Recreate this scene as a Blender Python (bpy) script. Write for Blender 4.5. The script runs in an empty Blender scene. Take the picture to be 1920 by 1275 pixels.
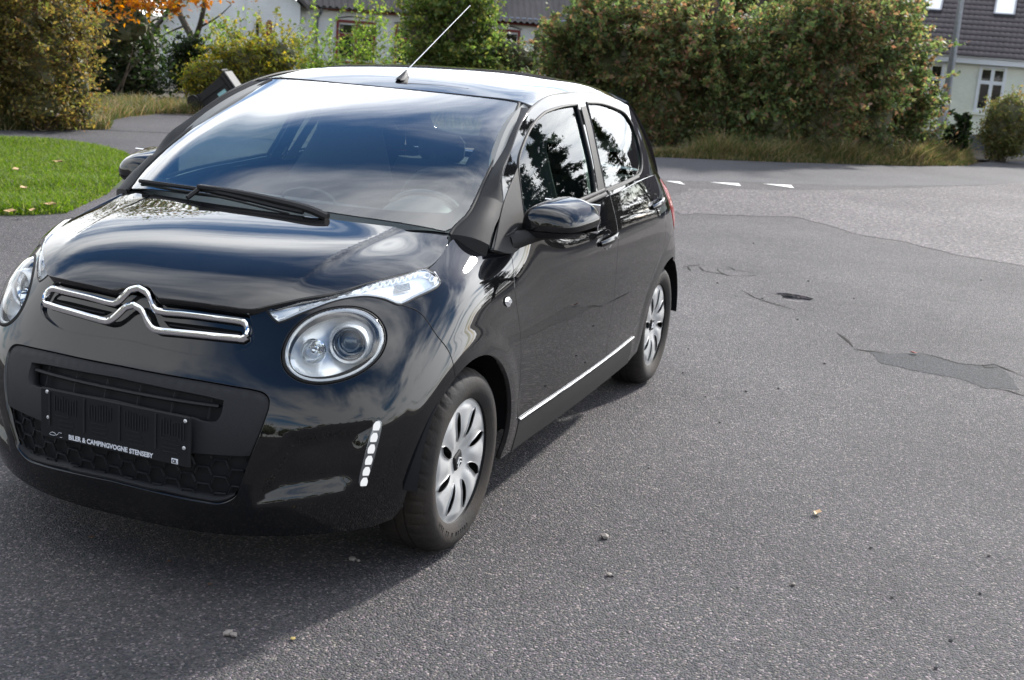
import bpy, bmesh, math, random
import numpy as np
from mathutils import Vector, Matrix
from mathutils.geometry import delaunay_2d_cdt

# ------------------------------------------------------------------ camera, sky, sun, exposure
scene = bpy.context.scene
COL = scene.collection
random.seed(7); rng = np.random.default_rng(7)

cam_d = bpy.data.cameras.new('camera'); cam = bpy.data.objects.new('camera', cam_d); COL.objects.link(cam)
scene.camera = cam
cam_d.sensor_width = 36.0; cam_d.lens = 44.43; cam_d.clip_start = .05; cam_d.clip_end = 2000
_az, _el, _ro = math.radians(-159.8405), math.radians(-13.3557), math.radians(4.48888)
_f = Vector((math.cos(_el) * math.cos(_az), math.cos(_el) * math.sin(_az), math.sin(_el)))
_r0 = Vector((math.sin(_az), -math.cos(_az), 0)); _u0 = _r0.cross(_f)
_r = _r0 * math.cos(_ro) + _u0 * math.sin(_ro); _u = _u0 * math.cos(_ro) - _r0 * math.sin(_ro)
cam.matrix_world = Matrix(((_r.x, _u.x, -_f.x, 3.4318), (_r.y, _u.y, -_f.y, 2.1542), (_r.z, _u.z, -_f.z, 1.5614), (0, 0, 0, 1)))
cam_d.dof.use_dof = True; cam_d.dof.focus_distance = 3.6; cam_d.dof.aperture_fstop = 9.0

SUN = Vector((-1.65, .50, 1.0)).normalized()
sun_d = bpy.data.lights.new('sun', 'SUN'); sun = bpy.data.objects.new('sun', sun_d); COL.objects.link(sun)
sun_d.energy = 5.0; sun_d.angle = math.radians(3.2); sun_d.color = (1.0, .955, .90)
sun.rotation_euler = (-SUN).to_track_quat('-Z', 'Y').to_euler(); sun.location = SUN * 60

world = bpy.data.worlds.new('World'); scene.world = world; world.use_nodes = True
nt = world.node_tree; nt.nodes.clear()
def N(tree, kind, **kw):
    n = tree.nodes.new(kind)
    for k, v in kw.items(): setattr(n, k, v)
    return n
out = N(nt, 'ShaderNodeOutputWorld'); bg = N(nt, 'ShaderNodeBackground'); bg.inputs['Strength'].default_value = .11
sky = N(nt, 'ShaderNodeTexSky', sky_type='NISHITA'); sky.sun_disc = False
sky.sun_elevation = math.asin(SUN.z); sky.sun_rotation = math.atan2(SUN.x, SUN.y)
sky.air_density = 1.0; sky.dust_density = .5; sky.ozone_density = 3.0
# broken streaky cloud over the whole sky, laid out on a flat layer above the place
tc = N(nt, 'ShaderNodeTexCoord'); sep = N(nt, 'ShaderNodeSeparateXYZ'); nt.links.new(tc.outputs['Generated'], sep.inputs[0])
zc = N(nt, 'ShaderNodeMath', operation='MAXIMUM'); zc.inputs[1].default_value = 0.0; nt.links.new(sep.outputs['Z'], zc.inputs[0])
za = N(nt, 'ShaderNodeMath', operation='ADD'); za.inputs[1].default_value = .12; nt.links.new(zc.outputs[0], za.inputs[0])
dx = N(nt, 'ShaderNodeMath', operation='DIVIDE'); dy = N(nt, 'ShaderNodeMath', operation='DIVIDE')
nt.links.new(sep.outputs['X'], dx.inputs[0]); nt.links.new(za.outputs[0], dx.inputs[1])
nt.links.new(sep.outputs['Y'], dy.inputs[0]); nt.links.new(za.outputs[0], dy.inputs[1])
cmb = N(nt, 'ShaderNodeCombineXYZ'); nt.links.new(dx.outputs[0], cmb.inputs[0]); nt.links.new(dy.outputs[0], cmb.inputs[1])
mp = N(nt, 'ShaderNodeMapping'); mp.inputs['Rotation'].default_value = (0, 0, 1.68); mp.inputs['Scale'].default_value = (1.6, .75, 1)
mp.inputs['Location'].default_value = (28.8, 21.7, 0)
nt.links.new(cmb.outputs[0], mp.inputs[0])
no = N(nt, 'ShaderNodeTexNoise'); no.inputs['Scale'].default_value = .85; no.inputs['Detail'].default_value = 7
no.inputs['Roughness'].default_value = .56; no.inputs['Distortion'].default_value = .5
nt.links.new(mp.outputs[0], no.inputs['Vector'])
cr = N(nt, 'ShaderNodeValToRGB'); cr.color_ramp.elements[0].position = .44; cr.color_ramp.elements[1].position = .70
cr.color_ramp.interpolation = 'EASE'
# denser where one looks along the layer, low over the horizon
hz = N(nt, 'ShaderNodeMapRange', interpolation_type='SMOOTHSTEP'); hz.inputs['From Min'].default_value = .80; hz.inputs['From Max'].default_value = .25
hz.inputs['To Min'].default_value = -.035; hz.inputs['To Max'].default_value = .15; nt.links.new(zc.outputs[0], hz.inputs['Value'])
hm = N(nt, 'ShaderNodeMath', operation='ADD'); nt.links.new(hz.outputs[0], hm.inputs[0]); nt.links.new(no.outputs['Fac'], hm.inputs[1])
nt.links.new(hm.outputs[0], cr.inputs[0])
# clouds scatter forwards: brighter towards the sun
dt = N(nt, 'ShaderNodeVectorMath', operation='DOT_PRODUCT'); dt.inputs[1].default_value = SUN[:]; nt.links.new(tc.outputs['Generated'], dt.inputs[0])
ph = N(nt, 'ShaderNodeMapRange'); ph.inputs['From Min'].default_value = -1; ph.inputs['From Max'].default_value = 1; nt.links.new(dt.outputs['Value'], ph.inputs['Value'])
pw = N(nt, 'ShaderNodeMath', operation='POWER'); pw.inputs[1].default_value = 3.0; nt.links.new(ph.outputs[0], pw.inputs[0])
pm = N(nt, 'ShaderNodeMath', operation='MULTIPLY_ADD'); pm.inputs[1].default_value = 36.0; pm.inputs[2].default_value = 5.5; nt.links.new(pw.outputs[0], pm.inputs[0])
# and those facing the sun, opposite it, are front-lit
om = N(nt, 'ShaderNodeMath', operation='SUBTRACT'); om.inputs[0].default_value = 1.0; nt.links.new(ph.outputs[0], om.inputs[1])
o2 = N(nt, 'ShaderNodeMath', operation='POWER'); o2.inputs[1].default_value = 2.0; nt.links.new(om.outputs[0], o2.inputs[0])
pb = N(nt, 'ShaderNodeMath', operation='MULTIPLY_ADD'); pb.inputs[1].default_value = 8.0; nt.links.new(o2.outputs[0], pb.inputs[0]); nt.links.new(pm.outputs[0], pb.inputs[2]); pm = pb
cc = N(nt, 'ShaderNodeVectorMath', operation='SCALE'); cc.inputs[0].default_value = (.97, .985, 1.0); nt.links.new(pm.outputs[0], cc.inputs['Scale'])
cl = N(nt, 'ShaderNodeMix', data_type='RGBA'); nt.links.new(cc.outputs[0], cl.inputs[7])
hsv = N(nt, 'ShaderNodeHueSaturation'); hsv.inputs['Saturation'].default_value = 1.22; hsv.inputs['Value'].default_value = 1.35; nt.links.new(sky.outputs[0], hsv.inputs['Color'])
nt.links.new(cr.outputs[0], cl.inputs[0]); nt.links.new(hsv.outputs[0], cl.inputs[6])
nt.links.new(cl.outputs[2], bg.inputs['Color']); nt.links.new(bg.outputs[0], out.inputs[0])

scene.view_settings.view_transform = 'Standard'; scene.view_settings.look = 'None'
scene.view_settings.exposure = 0.58; scene.view_settings.gamma = 1.0; scene.view_settings.use_curve_mapping = False
scene.render.film_transparent = False
scene.cycles.max_bounces = 10; scene.cycles.transparent_max_bounces = 24; scene.cycles.glossy_bounces = 5
scene.cycles.sample_clamp_indirect = 4.0; scene.cycles.caustics_reflective = False; scene.cycles.caustics_refractive = False
# ------------------------------------------------------------------ smooth surfaces of the car
def spline_matrix(t):
    """second derivatives of a natural cubic spline through knots t, as a matrix on the values"""
    n = len(t); h = np.diff(t)
    A = np.eye(n); B = np.zeros((n, n))
    for i in range(1, n - 1):
        A[i, i - 1] = h[i - 1]; A[i, i] = 2 * (h[i - 1] + h[i]); A[i, i + 1] = h[i]
        B[i, i - 1] = 6 / h[i - 1]; B[i, i] = -6 / h[i - 1] - 6 / h[i]; B[i, i + 1] = 6 / h[i]
    return np.linalg.solve(A, B)

def spline_weights(t, M, q):
    q = np.asarray(q, float); n = len(t)
    k = np.clip(np.searchsorted(t, q, side='right') - 1, 0, n - 2)
    h = t[k + 1] - t[k]; a = (t[k + 1] - q) / h; b = (q - t[k]) / h
    W = np.zeros((len(q), n)); r = np.arange(len(q))
    W[r, k] += a; W[r, k + 1] += b
    W += ((a ** 3 - a) * h * h / 6)[:, None] * M[k] + ((b ** 3 - b) * h * h / 6)[:, None] * M[k + 1]
    return W

def fair(G, lam):
    """light smoothing of a grid of points along both directions, ends kept"""
    def one(G, lam):
        n = len(G); D = np.zeros((n - 2, n))
        d = np.linalg.norm(np.diff(G, axis=0), axis=2).mean(1)
        for i in range(n - 2):
            s = d[i] + d[i + 1]
            D[i, i] = d[i + 1] / s; D[i, i + 1] = -1; D[i, i + 2] = d[i] / s
        A = np.eye(n) + lam * D.T @ D
        A[0] = 0; A[0, 0] = 1; A[-1] = 0; A[-1, -1] = 1
        R = np.linalg.solve(A, G.reshape(n, -1)); return R.reshape(G.shape)
    G = one(G, lam)
    return one(G.swapaxes(0, 1), lam).swapaxes(0, 1)

class Patch:
    """C2 surface through a grid of points G[i][j]; u runs with i, v with j, both in metres (mean chord)"""
    def __init__(self, G, lam=0.0, disp=None):
        G = np.array(G, float)
        if lam: G = fair(G, lam)
        self.G = G
        self.tu = np.concatenate([[0], np.cumsum(np.linalg.norm(np.diff(G, axis=0), axis=2).mean(1))])
        self.tv = np.concatenate([[0], np.cumsum(np.linalg.norm(np.diff(G, axis=1), axis=2).mean(0))])
        self.Mu = spline_matrix(self.tu); self.Mv = spline_matrix(self.tv)
        self.disp = disp
    def base(self, uv):
        uv = np.asarray(uv, float).reshape(-1, 2)
        a = spline_weights(self.tu, self.Mu, uv[:, 0]); b = spline_weights(self.tv, self.Mv, uv[:, 1])
        return np.einsum('ki,kj,ijc->kc', a, b, self.G)
    def P(self, uv):
        uv = np.asarray(uv, float).reshape(-1, 2)
        X = self.base(uv)
        if self.disp is not None: X = X + self.disp(X, uv)
        return X
    def PN(self, uv):
        uv = np.asarray(uv, float).reshape(-1, 2); e = 1e-3
        X = self.P(uv)
        du = self.P(uv + [e, 0]) - self.P(uv - [e, 0]); dv = self.P(uv + [0, e]) - self.P(uv - [0, e])
        N = np.cross(du, dv); N /= np.linalg.norm(N, axis=1)[:, None] + 1e-12
        return X, N

def sstep(a, b, x):
    t = np.clip((x - a) / (b - a), 0, 1); return t * t * (3 - 2 * t)

def mirror_ends(cols, k):
    """cols from the centre line of the nose to the centre line of the tail: continue both ends with their mirror image"""
    m = lambda c: [(x, -y, z) for x, y, z in c]
    return [m(c) for c in cols[k:0:-1]] + cols + [m(c) for c in cols[-2:-2 - k:-1]]

# lower body: columns round the car from the nose centre to the tail centre, each from bottom edge to top edge
RING = [
 [(.655,0,.165),(.690,0,.25),(.706,0,.36),(.702,0,.47),(.668,0,.58),(.618,0,.69),(.575,0,.79),(.552,0,.828)],
 [(.652,.13,.165),(.687,.13,.25),(.704,.13,.36),(.699,.13,.47),(.664,.13,.58),(.614,.13,.69),(.571,.13,.79),(.548,.13,.828)],
 [(.638,.26,.167),(.672,.26,.25),(.689,.26,.36),(.684,.26,.47),(.648,.26,.58),(.598,.26,.69),(.552,.26,.79),(.528,.26,.828)],
 [(.600,.39,.17),(.636,.39,.252),(.652,.39,.36),(.648,.395,.47),(.614,.40,.58),(.563,.385,.69),(.512,.37,.795),(.485,.362,.830)],
 [(.535,.52,.178),(.570,.53,.26),(.588,.535,.365),(.584,.54,.475),(.550,.535,.585),(.492,.515,.70),(.432,.485,.805),(.395,.462,.845)],
 [(.445,.63,.187),(.470,.645,.27),(.488,.655,.37),(.484,.66,.485),(.445,.648,.595),(.385,.62,.715),(.320,.575,.82),(.270,.545,.865)],
 [(.330,.71,.192),(.350,.725,.275),(.360,.738,.38),(.350,.74,.49),(.310,.732,.605),(.255,.70,.73),(.190,.65,.835),(.135,.610,.882)],
 [(.170,.755,.195),(.185,.768,.28),(.185,.778,.385),(.175,.780,.495),(.150,.775,.615),(.110,.752,.74),(.06,.705,.85),(.010,.632,.902)],
 [(-.04,.772,.195),(-.04,.785,.28),(-.04,.793,.385),(-.04,.795,.50),(-.05,.788,.62),(-.07,.770,.745),(-.10,.733,.85),(-.150,.602,.960)],
 [(-.36,.760,.195),(-.36,.776,.28),(-.36,.786,.385),(-.36,.788,.50),(-.36,.781,.62),(-.36,.765,.745),(-.36,.748,.84),(-.36,.729,.912)],
 [(-.85,.765,.195),(-.85,.785,.28),(-.85,.790,.385),(-.85,.788,.50),(-.85,.786,.62),(-.85,.784,.745),(-.85,.778,.86),(-.85,.742,.975)],
 [(-1.42,.765,.195),(-1.42,.787,.28),(-1.42,.792,.385),(-1.42,.794,.50),(-1.42,.797,.62),(-1.42,.797,.745),(-1.42,.785,.87),(-1.42,.745,.990)],
 [(-1.9,.755,.20),(-1.9,.770,.285),(-1.9,.780,.385),(-1.9,.788,.50),(-1.9,.796,.62),(-1.9,.800,.75),(-1.9,.788,.88),(-1.9,.740,1.02)],
 [(-2.25,.752,.21),(-2.25,.766,.29),(-2.25,.778,.39),(-2.25,.787,.50),(-2.25,.792,.62),(-2.25,.793,.75),(-2.24,.775,.88),(-2.22,.712,1.015)],
 [(-2.50,.735,.23),(-2.51,.755,.31),(-2.52,.773,.40),(-2.52,.783,.51),(-2.52,.780,.63),(-2.51,.754,.75),(-2.49,.718,.88),(-2.44,.660,1.00)],
 [(-2.64,.50,.25),(-2.68,.51,.33),(-2.70,.52,.42),(-2.70,.53,.52),(-2.69,.535,.64),(-2.68,.53,.76),(-2.66,.51,.88),(-2.61,.47,.995)],
 [(-2.68,.25,.26),(-2.72,.25,.34),(-2.74,.25,.43),(-2.74,.26,.53),(-2.735,.26,.65),(-2.725,.26,.77),(-2.70,.25,.89),(-2.65,.24,.99)],
 [(-2.69,0,.26),(-2.73,0,.34),(-2.75,0,.43),(-2.75,0,.53),(-2.745,0,.65),(-2.735,0,.77),(-2.71,0,.89),(-2.66,0,.99)],
]
AXLES = (0.0, -2.34)
def ring_disp(X, uv):
    D = np.zeros_like(X)
    side = sstep(.66, .74, np.abs(X[:, 1]))
    for ax in AXLES:                                   # flared lips over the wheels
        r = np.hypot(X[:, 0] - ax, X[:, 2] - .288)
        D[:, 1] += np.sign(X[:, 1]) * .004 * side * sstep(.43, .365, r) * sstep(.18, .30, X[:, 2])
    return D
RING_COLS = mirror_ends(RING, 3)
ring = Patch(RING_COLS, .25, ring_disp)

def sym_rows(rows):
    """rows of points from the centre line outwards, continued over the centre line to the other side"""
    return [[(x, -y, z) for x, y, z in r[:0:-1]] + list(r) for r in rows]

# bonnet: height over the ground plan, wider than the panel so that it can be trimmed
HX = [-.20, -.05, .10, .20, .30, .40, .48, .54, .58, .61]
HY = [0, .15, .30, .40, .50, .60, .68]
HZ = [[1.015,1.013,1.008,1.000,.990,.970,.930],
      [.982,.980,.974,.966,.952,.928,.890],
      [.962,.960,.953,.944,.927,.897,.860],
      [.946,.944,.936,.926,.906,.870,.830],
      [.926,.924,.915,.902,.877,.835,.785],
      [.899,.897,.886,.868,.836,.785,.730],
      [.868,.866,.852,.828,.788,.730,.67],
      [.839,.836,.818,.788,.742,.68,.62],
      [.816,.812,.792,.756,.705,.64,.58],
      [.795,.790,.768,.730,.675,.61,.55]]
def hood_disp(X, uv):
    D = np.zeros_like(X); y = np.abs(X[:, 1]); yc = .445 - .10 * (X[:, 0] + .08)
    t = np.clip(y - yc, 0, 1)
    D[:, 2] = -.011 * (t * t / (t * t + .018 ** 2)) * np.exp(-t / .09) * 1.2 * sstep(.46, .25, X[:, 0])
    return D
hood_s = Patch(sym_rows([[(x, y, z) for y, z in zip(HY, r)] for x, r in zip(HX, HZ)]), .1, hood_disp)

WS = [[(-.045,0,.985),(-.055,.2,.983),(-.090,.4,.976),(-.155,.604,.961),(-.18,.66,.95)],
      [(-.31,0,1.132),(-.32,.2,1.131),(-.350,.39,1.127),(-.405,.584,1.117),(-.43,.64,1.107)],
      [(-.585,0,1.255),(-.595,.19,1.254),(-.625,.375,1.251),(-.67,.555,1.243),(-.69,.60,1.235)],
      [(-.87,0,1.352),(-.876,.18,1.351),(-.892,.36,1.348),(-.912,.515,1.340),(-.92,.56,1.335)]]
screen_s = Patch(sym_rows(WS), .0)

RX = [-.87, -1.1, -1.4, -1.7, -2.0, -2.25, -2.42]
RY = [0, .2, .38, .50, .57]
RZ = [[1.352,1.350,1.346,1.340,1.332],
      [1.399,1.396,1.388,1.375,1.355],
      [1.424,1.420,1.410,1.396,1.372],
      [1.430,1.426,1.414,1.396,1.368],
      [1.416,1.411,1.397,1.372,1.330],
      [1.386,1.380,1.360,1.325,1.265],
      [1.350,1.343,1.320,1.275,1.19]]
roof_s = Patch(sym_rows([[(x, y, z) for y, z in zip(RY, r)] for x, r in zip(RX, RZ)]), .1)

# flank of the cabin above the belt line
SX = [-.05, -.25, -.45, -.70, -1.0, -1.42, -1.9, -2.2, -2.45, -2.6]
SB = [.655, .697, .718, .733, .742, .747, .743, .722, .672, .63]
SZ = [.86, .97, 1.08, 1.20, 1.30, 1.38, 1.43]
def side_y(yb, z):
    d = z - .97
    return yb - .36 * d - .22 * d * abs(d)
side_s = Patch([[(x, side_y(b, z), z) for z in SZ] for x, b in zip(SX, SB)], .0)
# ------------------------------------------------------------------ helpers
def link(o, parent=None):
    COL.objects.link(o)
    if parent is not None: o.parent = parent
    return o
def tag(o, label=None, cat=None, group=None, kind=None):
    for k, v in (('label', label), ('category', cat), ('group', group), ('kind', kind)):
        if v: o[k] = v
    return o
def empty(name, loc=(0, 0, 0), rz=0):
    o = bpy.data.objects.new(name, None); o.empty_display_size = .2; COL.objects.link(o)
    o.location = loc; o.rotation_euler = (0, 0, rz); return o
def mesh_obj(name, V, F, mat, parent=None, normals=None, smooth=True):
    me = bpy.data.meshes.new(name)
    me.from_pydata([tuple(map(float, v)) for v in V], [], [tuple(map(int, f)) for f in F])
    me.validate(); me.update()
    if mat: me.materials.append(mat)
    if smooth: me.polygons.foreach_set('use_smooth', [True] * len(me.polygons))
    if normals is not None and len(normals) == len(me.vertices):
        me.normals_split_custom_set_from_vertices([tuple(map(float, n)) for n in normals])
    return link(bpy.data.objects.new(name, me), parent)

class MB:
    """collects simple shapes into one mesh"""
    def __init__(s): s.V = []; s.F = []
    def add(s, V, F):
        n = len(s.V); s.V += [tuple(v) for v in V]; s.F += [tuple(i + n for i in f) for f in F]; return s
    def box(s, c, d, R=None, bev=0.0):
        x, y, z = [k / 2 for k in d]; b = min(bev, x * .9, y * .9, z * .9)
        if b <= 0:
            V = [(i * x, j * y, k * z) for i in (-1, 1) for j in (-1, 1) for k in (-1, 1)]
            F = [(0, 1, 3, 2), (4, 6, 7, 5), (0, 4, 5, 1), (2, 3, 7, 6), (0, 2, 6, 4), (1, 5, 7, 3)]
        else:
            bm = bmesh.new(); bmesh.ops.create_cube(bm, size=1)
            for v in bm.verts: v.co = Vector((v.co.x * 2 * x, v.co.y * 2 * y, v.co.z * 2 * z))
            bmesh.ops.bevel(bm, geom=bm.edges[:], offset=b, segments=1, affect='EDGES', profile=.5)
            bm.verts.index_update(); V = [v.co[:] for v in bm.verts]; F = [[v.index for v in f.verts] for f in bm.faces]; bm.free()
        V = [(Vector(v) if R is None else R @ Vector(v)) + Vector(c) for v in V]
        return s.add(V, F)
    def tube(s, path, r, n=8, caps=True, flat=1.0, up=(0, 0, 1), closed=False):
        P = [Vector(p) for p in path]; m = len(P); rr = r if hasattr(r, '__len__') else [r] * m
        V = []; F = []
        for i, p in enumerate(P):
            t = (P[(i + 1) % m] - P[i - 1]) if closed else (P[min(i + 1, m - 1)] - P[max(i - 1, 0)])
            t.normalize(); a = t.cross(Vector(up))
            if a.length < 1e-4: a = t.cross(Vector((1, 0, 0)))
            a.normalize(); b = a.cross(t)
            for k in range(n):
                w = 2 * math.pi * k / n
                V.append(p + a * (math.cos(w) * rr[i] * flat) + b * (math.sin(w) * rr[i]))
        M = m if closed else m - 1
        for i in range(M):
            j = (i + 1) % m
            for k in range(n): F.append((i * n + k, i * n + (k + 1) % n, j * n + (k + 1) % n, j * n + k))
        if caps and not closed: F += [tuple(range(n))[::-1], tuple((m - 1) * n + k for k in range(n))]
        return s.add(V, F)
    def lathe(s, prof, n=48, axis='y', c=(0, 0, 0), a0=0, a1=2 * math.pi):
        """prof: (radius, height) pairs turned about an axis through c"""
        full = abs(a1 - a0 - 2 * math.pi) < 1e-6; m = n if full else n + 1; V = []; F = []
        for r, h in prof:
            for k in range(m):
                w = a0 + (a1 - a0) * k / n; x, z = r * math.cos(w), r * math.sin(w)
                p = {'y': (x, h, z), 'x': (h, x, z), 'z': (x, z, h)}[axis]
                V.append((p[0] + c[0], p[1] + c[1], p[2] + c[2]))
        for i in range(len(prof) - 1):
            for k in range(n):
                k2 = (k + 1) % m
                F.append((i * m + k, i * m + k2, (i + 1) * m + k2, (i + 1) * m + k))
        return s.add(V, F)
    def build(s, name, mat, parent=None, smooth=True, mirror=False):
        V = s.V; F = s.F
        if mirror: V = [(v[0], -v[1], v[2]) for v in V]; F = [f[::-1] for f in F]
        o = mesh_obj(name, V, F, mat, parent, smooth=False)
        if smooth:
            bm = bmesh.new(); bm.from_mesh(o.data); bmesh.ops.recalc_face_normals(bm, faces=bm.faces)
            for f in bm.faces: f.smooth = True
            for e in bm.edges:
                if len(e.link_faces) == 2 and e.calc_face_angle(0) > .6: e.smooth = False
            bm.to_mesh(o.data); bm.free()
        else:
            bm = bmesh.new(); bm.from_mesh(o.data); bmesh.ops.recalc_face_normals(bm, faces=bm.faces); bm.to_mesh(o.data); bm.free()
        return o

# ------------------------------------------------------------------ panels trimmed out of a smooth surface
def resample(poly, step, closed=True, corner=38):
    """even points along a polyline, rounded between its corners"""
    P = np.array(poly, float); n = len(P)
    d = np.diff(np.vstack([P, P[:1]]) if closed else P, axis=0)
    ang = np.zeros(n)
    for i in range(n):
        if not closed and i in (0, n - 1): ang[i] = 180; continue
        a, b = d[i - 1], d[i]; ang[i] = abs(math.degrees(math.atan2(a[0] * b[1] - a[1] * b[0], a @ b)))
    out = []
    for i in range(n if closed else n - 1):
        p1, p2 = P[i], P[(i + 1) % n]
        p0 = P[i - 1] if (ang[i] < corner) else 2 * p1 - p2
        p3 = P[(i + 2) % n] if (ang[(i + 1) % n] < corner) else 2 * p2 - p1
        L = np.linalg.norm(p2 - p1); k = max(1, int(round(L / step)))
        t = np.arange(k)[:, None] / k
        t1 = (p2 - p0) * L / (np.linalg.norm(p2 - p1) + np.linalg.norm(p1 - p0) + 1e-9)
        t2 = (p3 - p1) * L / (np.linalg.norm(p3 - p2) + np.linalg.norm(p2 - p1) + 1e-9)
        h = (2 * t**3 - 3 * t**2 + 1) * p1 + (t**3 - 2 * t**2 + t) * t1 + (-2 * t**3 + 3 * t**2) * p2 + (t**3 - t**2) * t2
        out.append(h)
    if not closed: out.append(P[-1:])
    return np.vstack(out)
def area2(P): x, y = P[:, 0], P[:, 1]; return float((x * np.roll(y, -1) - y * np.roll(x, -1)).sum())
def inset(P, g):
    """move a closed polygon inwards by g"""
    if area2(P) < 0: P = P[::-1]
    e = np.roll(P, -1, 0) - P; e /= np.linalg.norm(e, axis=1)[:, None] + 1e-12
    n = np.stack([-e[:, 1], e[:, 0]], 1); m = n + np.roll(n, 1, 0)
    m /= np.maximum((m * n).sum(1), .5)[:, None]
    return P + m * g
def inside(P, q):
    q = np.asarray(q); r = np.zeros(len(q), bool); x, y = q[:, 0], q[:, 1]
    for (x1, y1), (x2, y2) in zip(P, np.roll(P, -1, 0)):
        c = ((y1 > y) != (y2 > y)) & (x < (x2 - x1) * (y - y1) / (y2 - y1 + 1e-15) + x1); r ^= c
    return r
def edge_dist(P, q, closed=True):
    q = np.asarray(q); d = np.full(len(q), 9.0); Q = np.roll(P, -1, 0)
    for i in range(len(P) if closed else len(P) - 1):
        a, b = P[i], Q[i]; ab = b - a; t = np.clip(((q - a) @ ab) / (ab @ ab + 1e-15), 0, 1)
        d = np.minimum(d, np.linalg.norm(q - a - t[:, None] * ab, axis=1))
    return d
def panel(name, S, outline, mat, parent, holes=(), step=.016, gap=.002, depth=.018, off=None, sides='L', seam=None, flip=False, corner=38, rim=True, hole_gap=None):
    """sheet cut from surface S along an outline given in (u, v); sides L, R, LR (two objects) or sym (one object over the centre line u or v = seam)"""
    P = resample(outline, step * .7, corner=corner)
    if area2(P) < 0: P = P[::-1]
    onseam = (lambda q: np.abs(q[:, seam[0]] - seam[1]) < 1e-3) if seam else (lambda q: np.zeros(len(q), bool))
    ks = onseam(P); P2 = inset(P, gap)
    if seam: P2[ks, seam[0]] = seam[1]
    loops = [P2]
    for h in holes:
        H = resample(h, step * .7, corner=corner)
        if area2(H) < 0: H = H[::-1]
        kh = onseam(H); H2 = inset(H, -(gap if hole_gap is None else hole_gap))
        if seam: H2[kh, seam[0]] = seam[1]
        loops.append(H2[::-1])
    lo, hi = P2.min(0), P2.max(0)
    gx, gy = np.meshgrid(np.arange(lo[0], hi[0], step), np.arange(lo[1], hi[1], step), indexing='ij')
    g = np.stack([gx.ravel(), gy.ravel()], 1); g[:, 1] += ((np.arange(len(g)) // gx.shape[1]) % 2) * step * .5
    ok = inside(P2, g)
    g = g[ok]; dd = np.full(len(g), 9.0)
    for L in loops: dd = np.minimum(dd, edge_dist(L, g))
    g = g[dd > step * .45]
    pts = np.vstack(loops + [g]); E = []; n = 0
    for L in loops:
        E += [(n + i, n + (i + 1) % len(L)) for i in range(len(L))]; n += len(L)
    vv, ee, ff, *_ = delaunay_2d_cdt([Vector(p) for p in pts], E, [], 0, 1e-7)
    uv = np.array([v[:] for v in vv]); F = np.array([f for f in ff if len(f) == 3])
    c = uv[F].mean(1); keep = inside(P2, c)
    for L in loops[1:]: keep &= ~inside(L, c)
    F = F[keep]
    a = uv[F]; s = (a[:, 1, 0] - a[:, 0, 0]) * (a[:, 2, 1] - a[:, 0, 1]) - (a[:, 1, 1] - a[:, 0, 1]) * (a[:, 2, 0] - a[:, 0, 0])
    F[s < 0] = F[s < 0][:, ::-1]; F = F[np.abs(s) > 1e-12]
    def surf(q):
        X, Nn = S.PN(q)
        if off is not None:
            if callable(off):
                e = 1e-3; f = lambda w: S.P(w) + S.PN(w)[1] * off(w)[:, None]
                X = f(q); Nn = np.cross(f(q + [e, 0]) - f(q - [e, 0]), f(q + [0, e]) - f(q - [0, e])); Nn /= np.linalg.norm(Nn, axis=1)[:, None] + 1e-12
            else: X = X + Nn * off
        return X, Nn
    X, Nn = surf(uv); V = list(X); NV = list(Nn); FF = [tuple(f) for f in F]
    if rim:
        # rim: follow the open edges of the sheet
        from collections import Counter
        cnt = Counter(); dirs = {}
        for f in FF:
            for i in range(3):
                e = (f[i], f[(i + 1) % 3]); cnt[frozenset(e)] += 1; dirs[frozenset(e)] = e
        sg = onseam(uv)
        be = [dirs[k] for k, v in cnt.items() if v == 1 and not (sg[dirs[k][0]] and sg[dirs[k][1]])]
        tan = {}
        for i, j in be:
            t = X[j] - X[i]; o = np.cross(t, Nn[i]); 
            for k in (i, j): tan[k] = tan.get(k, 0) + o
        sgn = -1 if flip else 1
        r1 = {}; r2 = {}
        for k, o in tan.items():
            o = o / (np.linalg.norm(o) + 1e-12); nn = Nn[k]
            b = .0012
            r1[k] = len(V); V.append(X[k] + o * b - nn * sgn * b); NV.append((o * sgn + nn) / 1.414)
            r2[k] = len(V); V.append(X[k] + o * b - nn * sgn * depth); NV.append(o * sgn)
        for i, j in be:
            FF += [(j, i, r1[i], r1[j]), (r1[j], r1[i], r2[i], r2[j])]
    V = np.array(V); NV = np.array(NV)
    if flip: FF = [f[::-1] for f in FF]; NV = -NV
    M = np.array([1, -1, 1]); res = []
    if sides == 'sym':
        n = len(V); V2 = np.vstack([V, V * M]); N2 = np.vstack([NV, NV * M]); F2 = FF + [tuple(i + n for i in f[::-1]) for f in FF]
        return mesh_obj(name, V2, F2, mat, parent, N2)
    if 'L' in sides: res.append(mesh_obj(name, V, FF, mat, parent, NV))
    if 'R' in sides:
        par = parent if not isinstance(parent, (list, tuple)) else parent[1]
        res.append(mesh_obj(name, V * M, [f[::-1] for f in FF], mat, par, NV * M))
    return res[0] if len(res) == 1 else res
class Func:
    """surface given by a function of (a, b)"""
    def __init__(s, f): s.f = f
    def P(s, q): return s.f(np.asarray(q, float).reshape(-1, 2))
    def PN(s, q):
        q = np.asarray(q, float).reshape(-1, 2); e = 5e-4
        Nn = np.cross(s.P(q + [e, 0]) - s.P(q - [e, 0]), s.P(q + [0, e]) - s.P(q - [0, e])); Nn /= np.linalg.norm(Nn, axis=1)[:, None] + 1e-12
        return s.P(q), Nn
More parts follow.
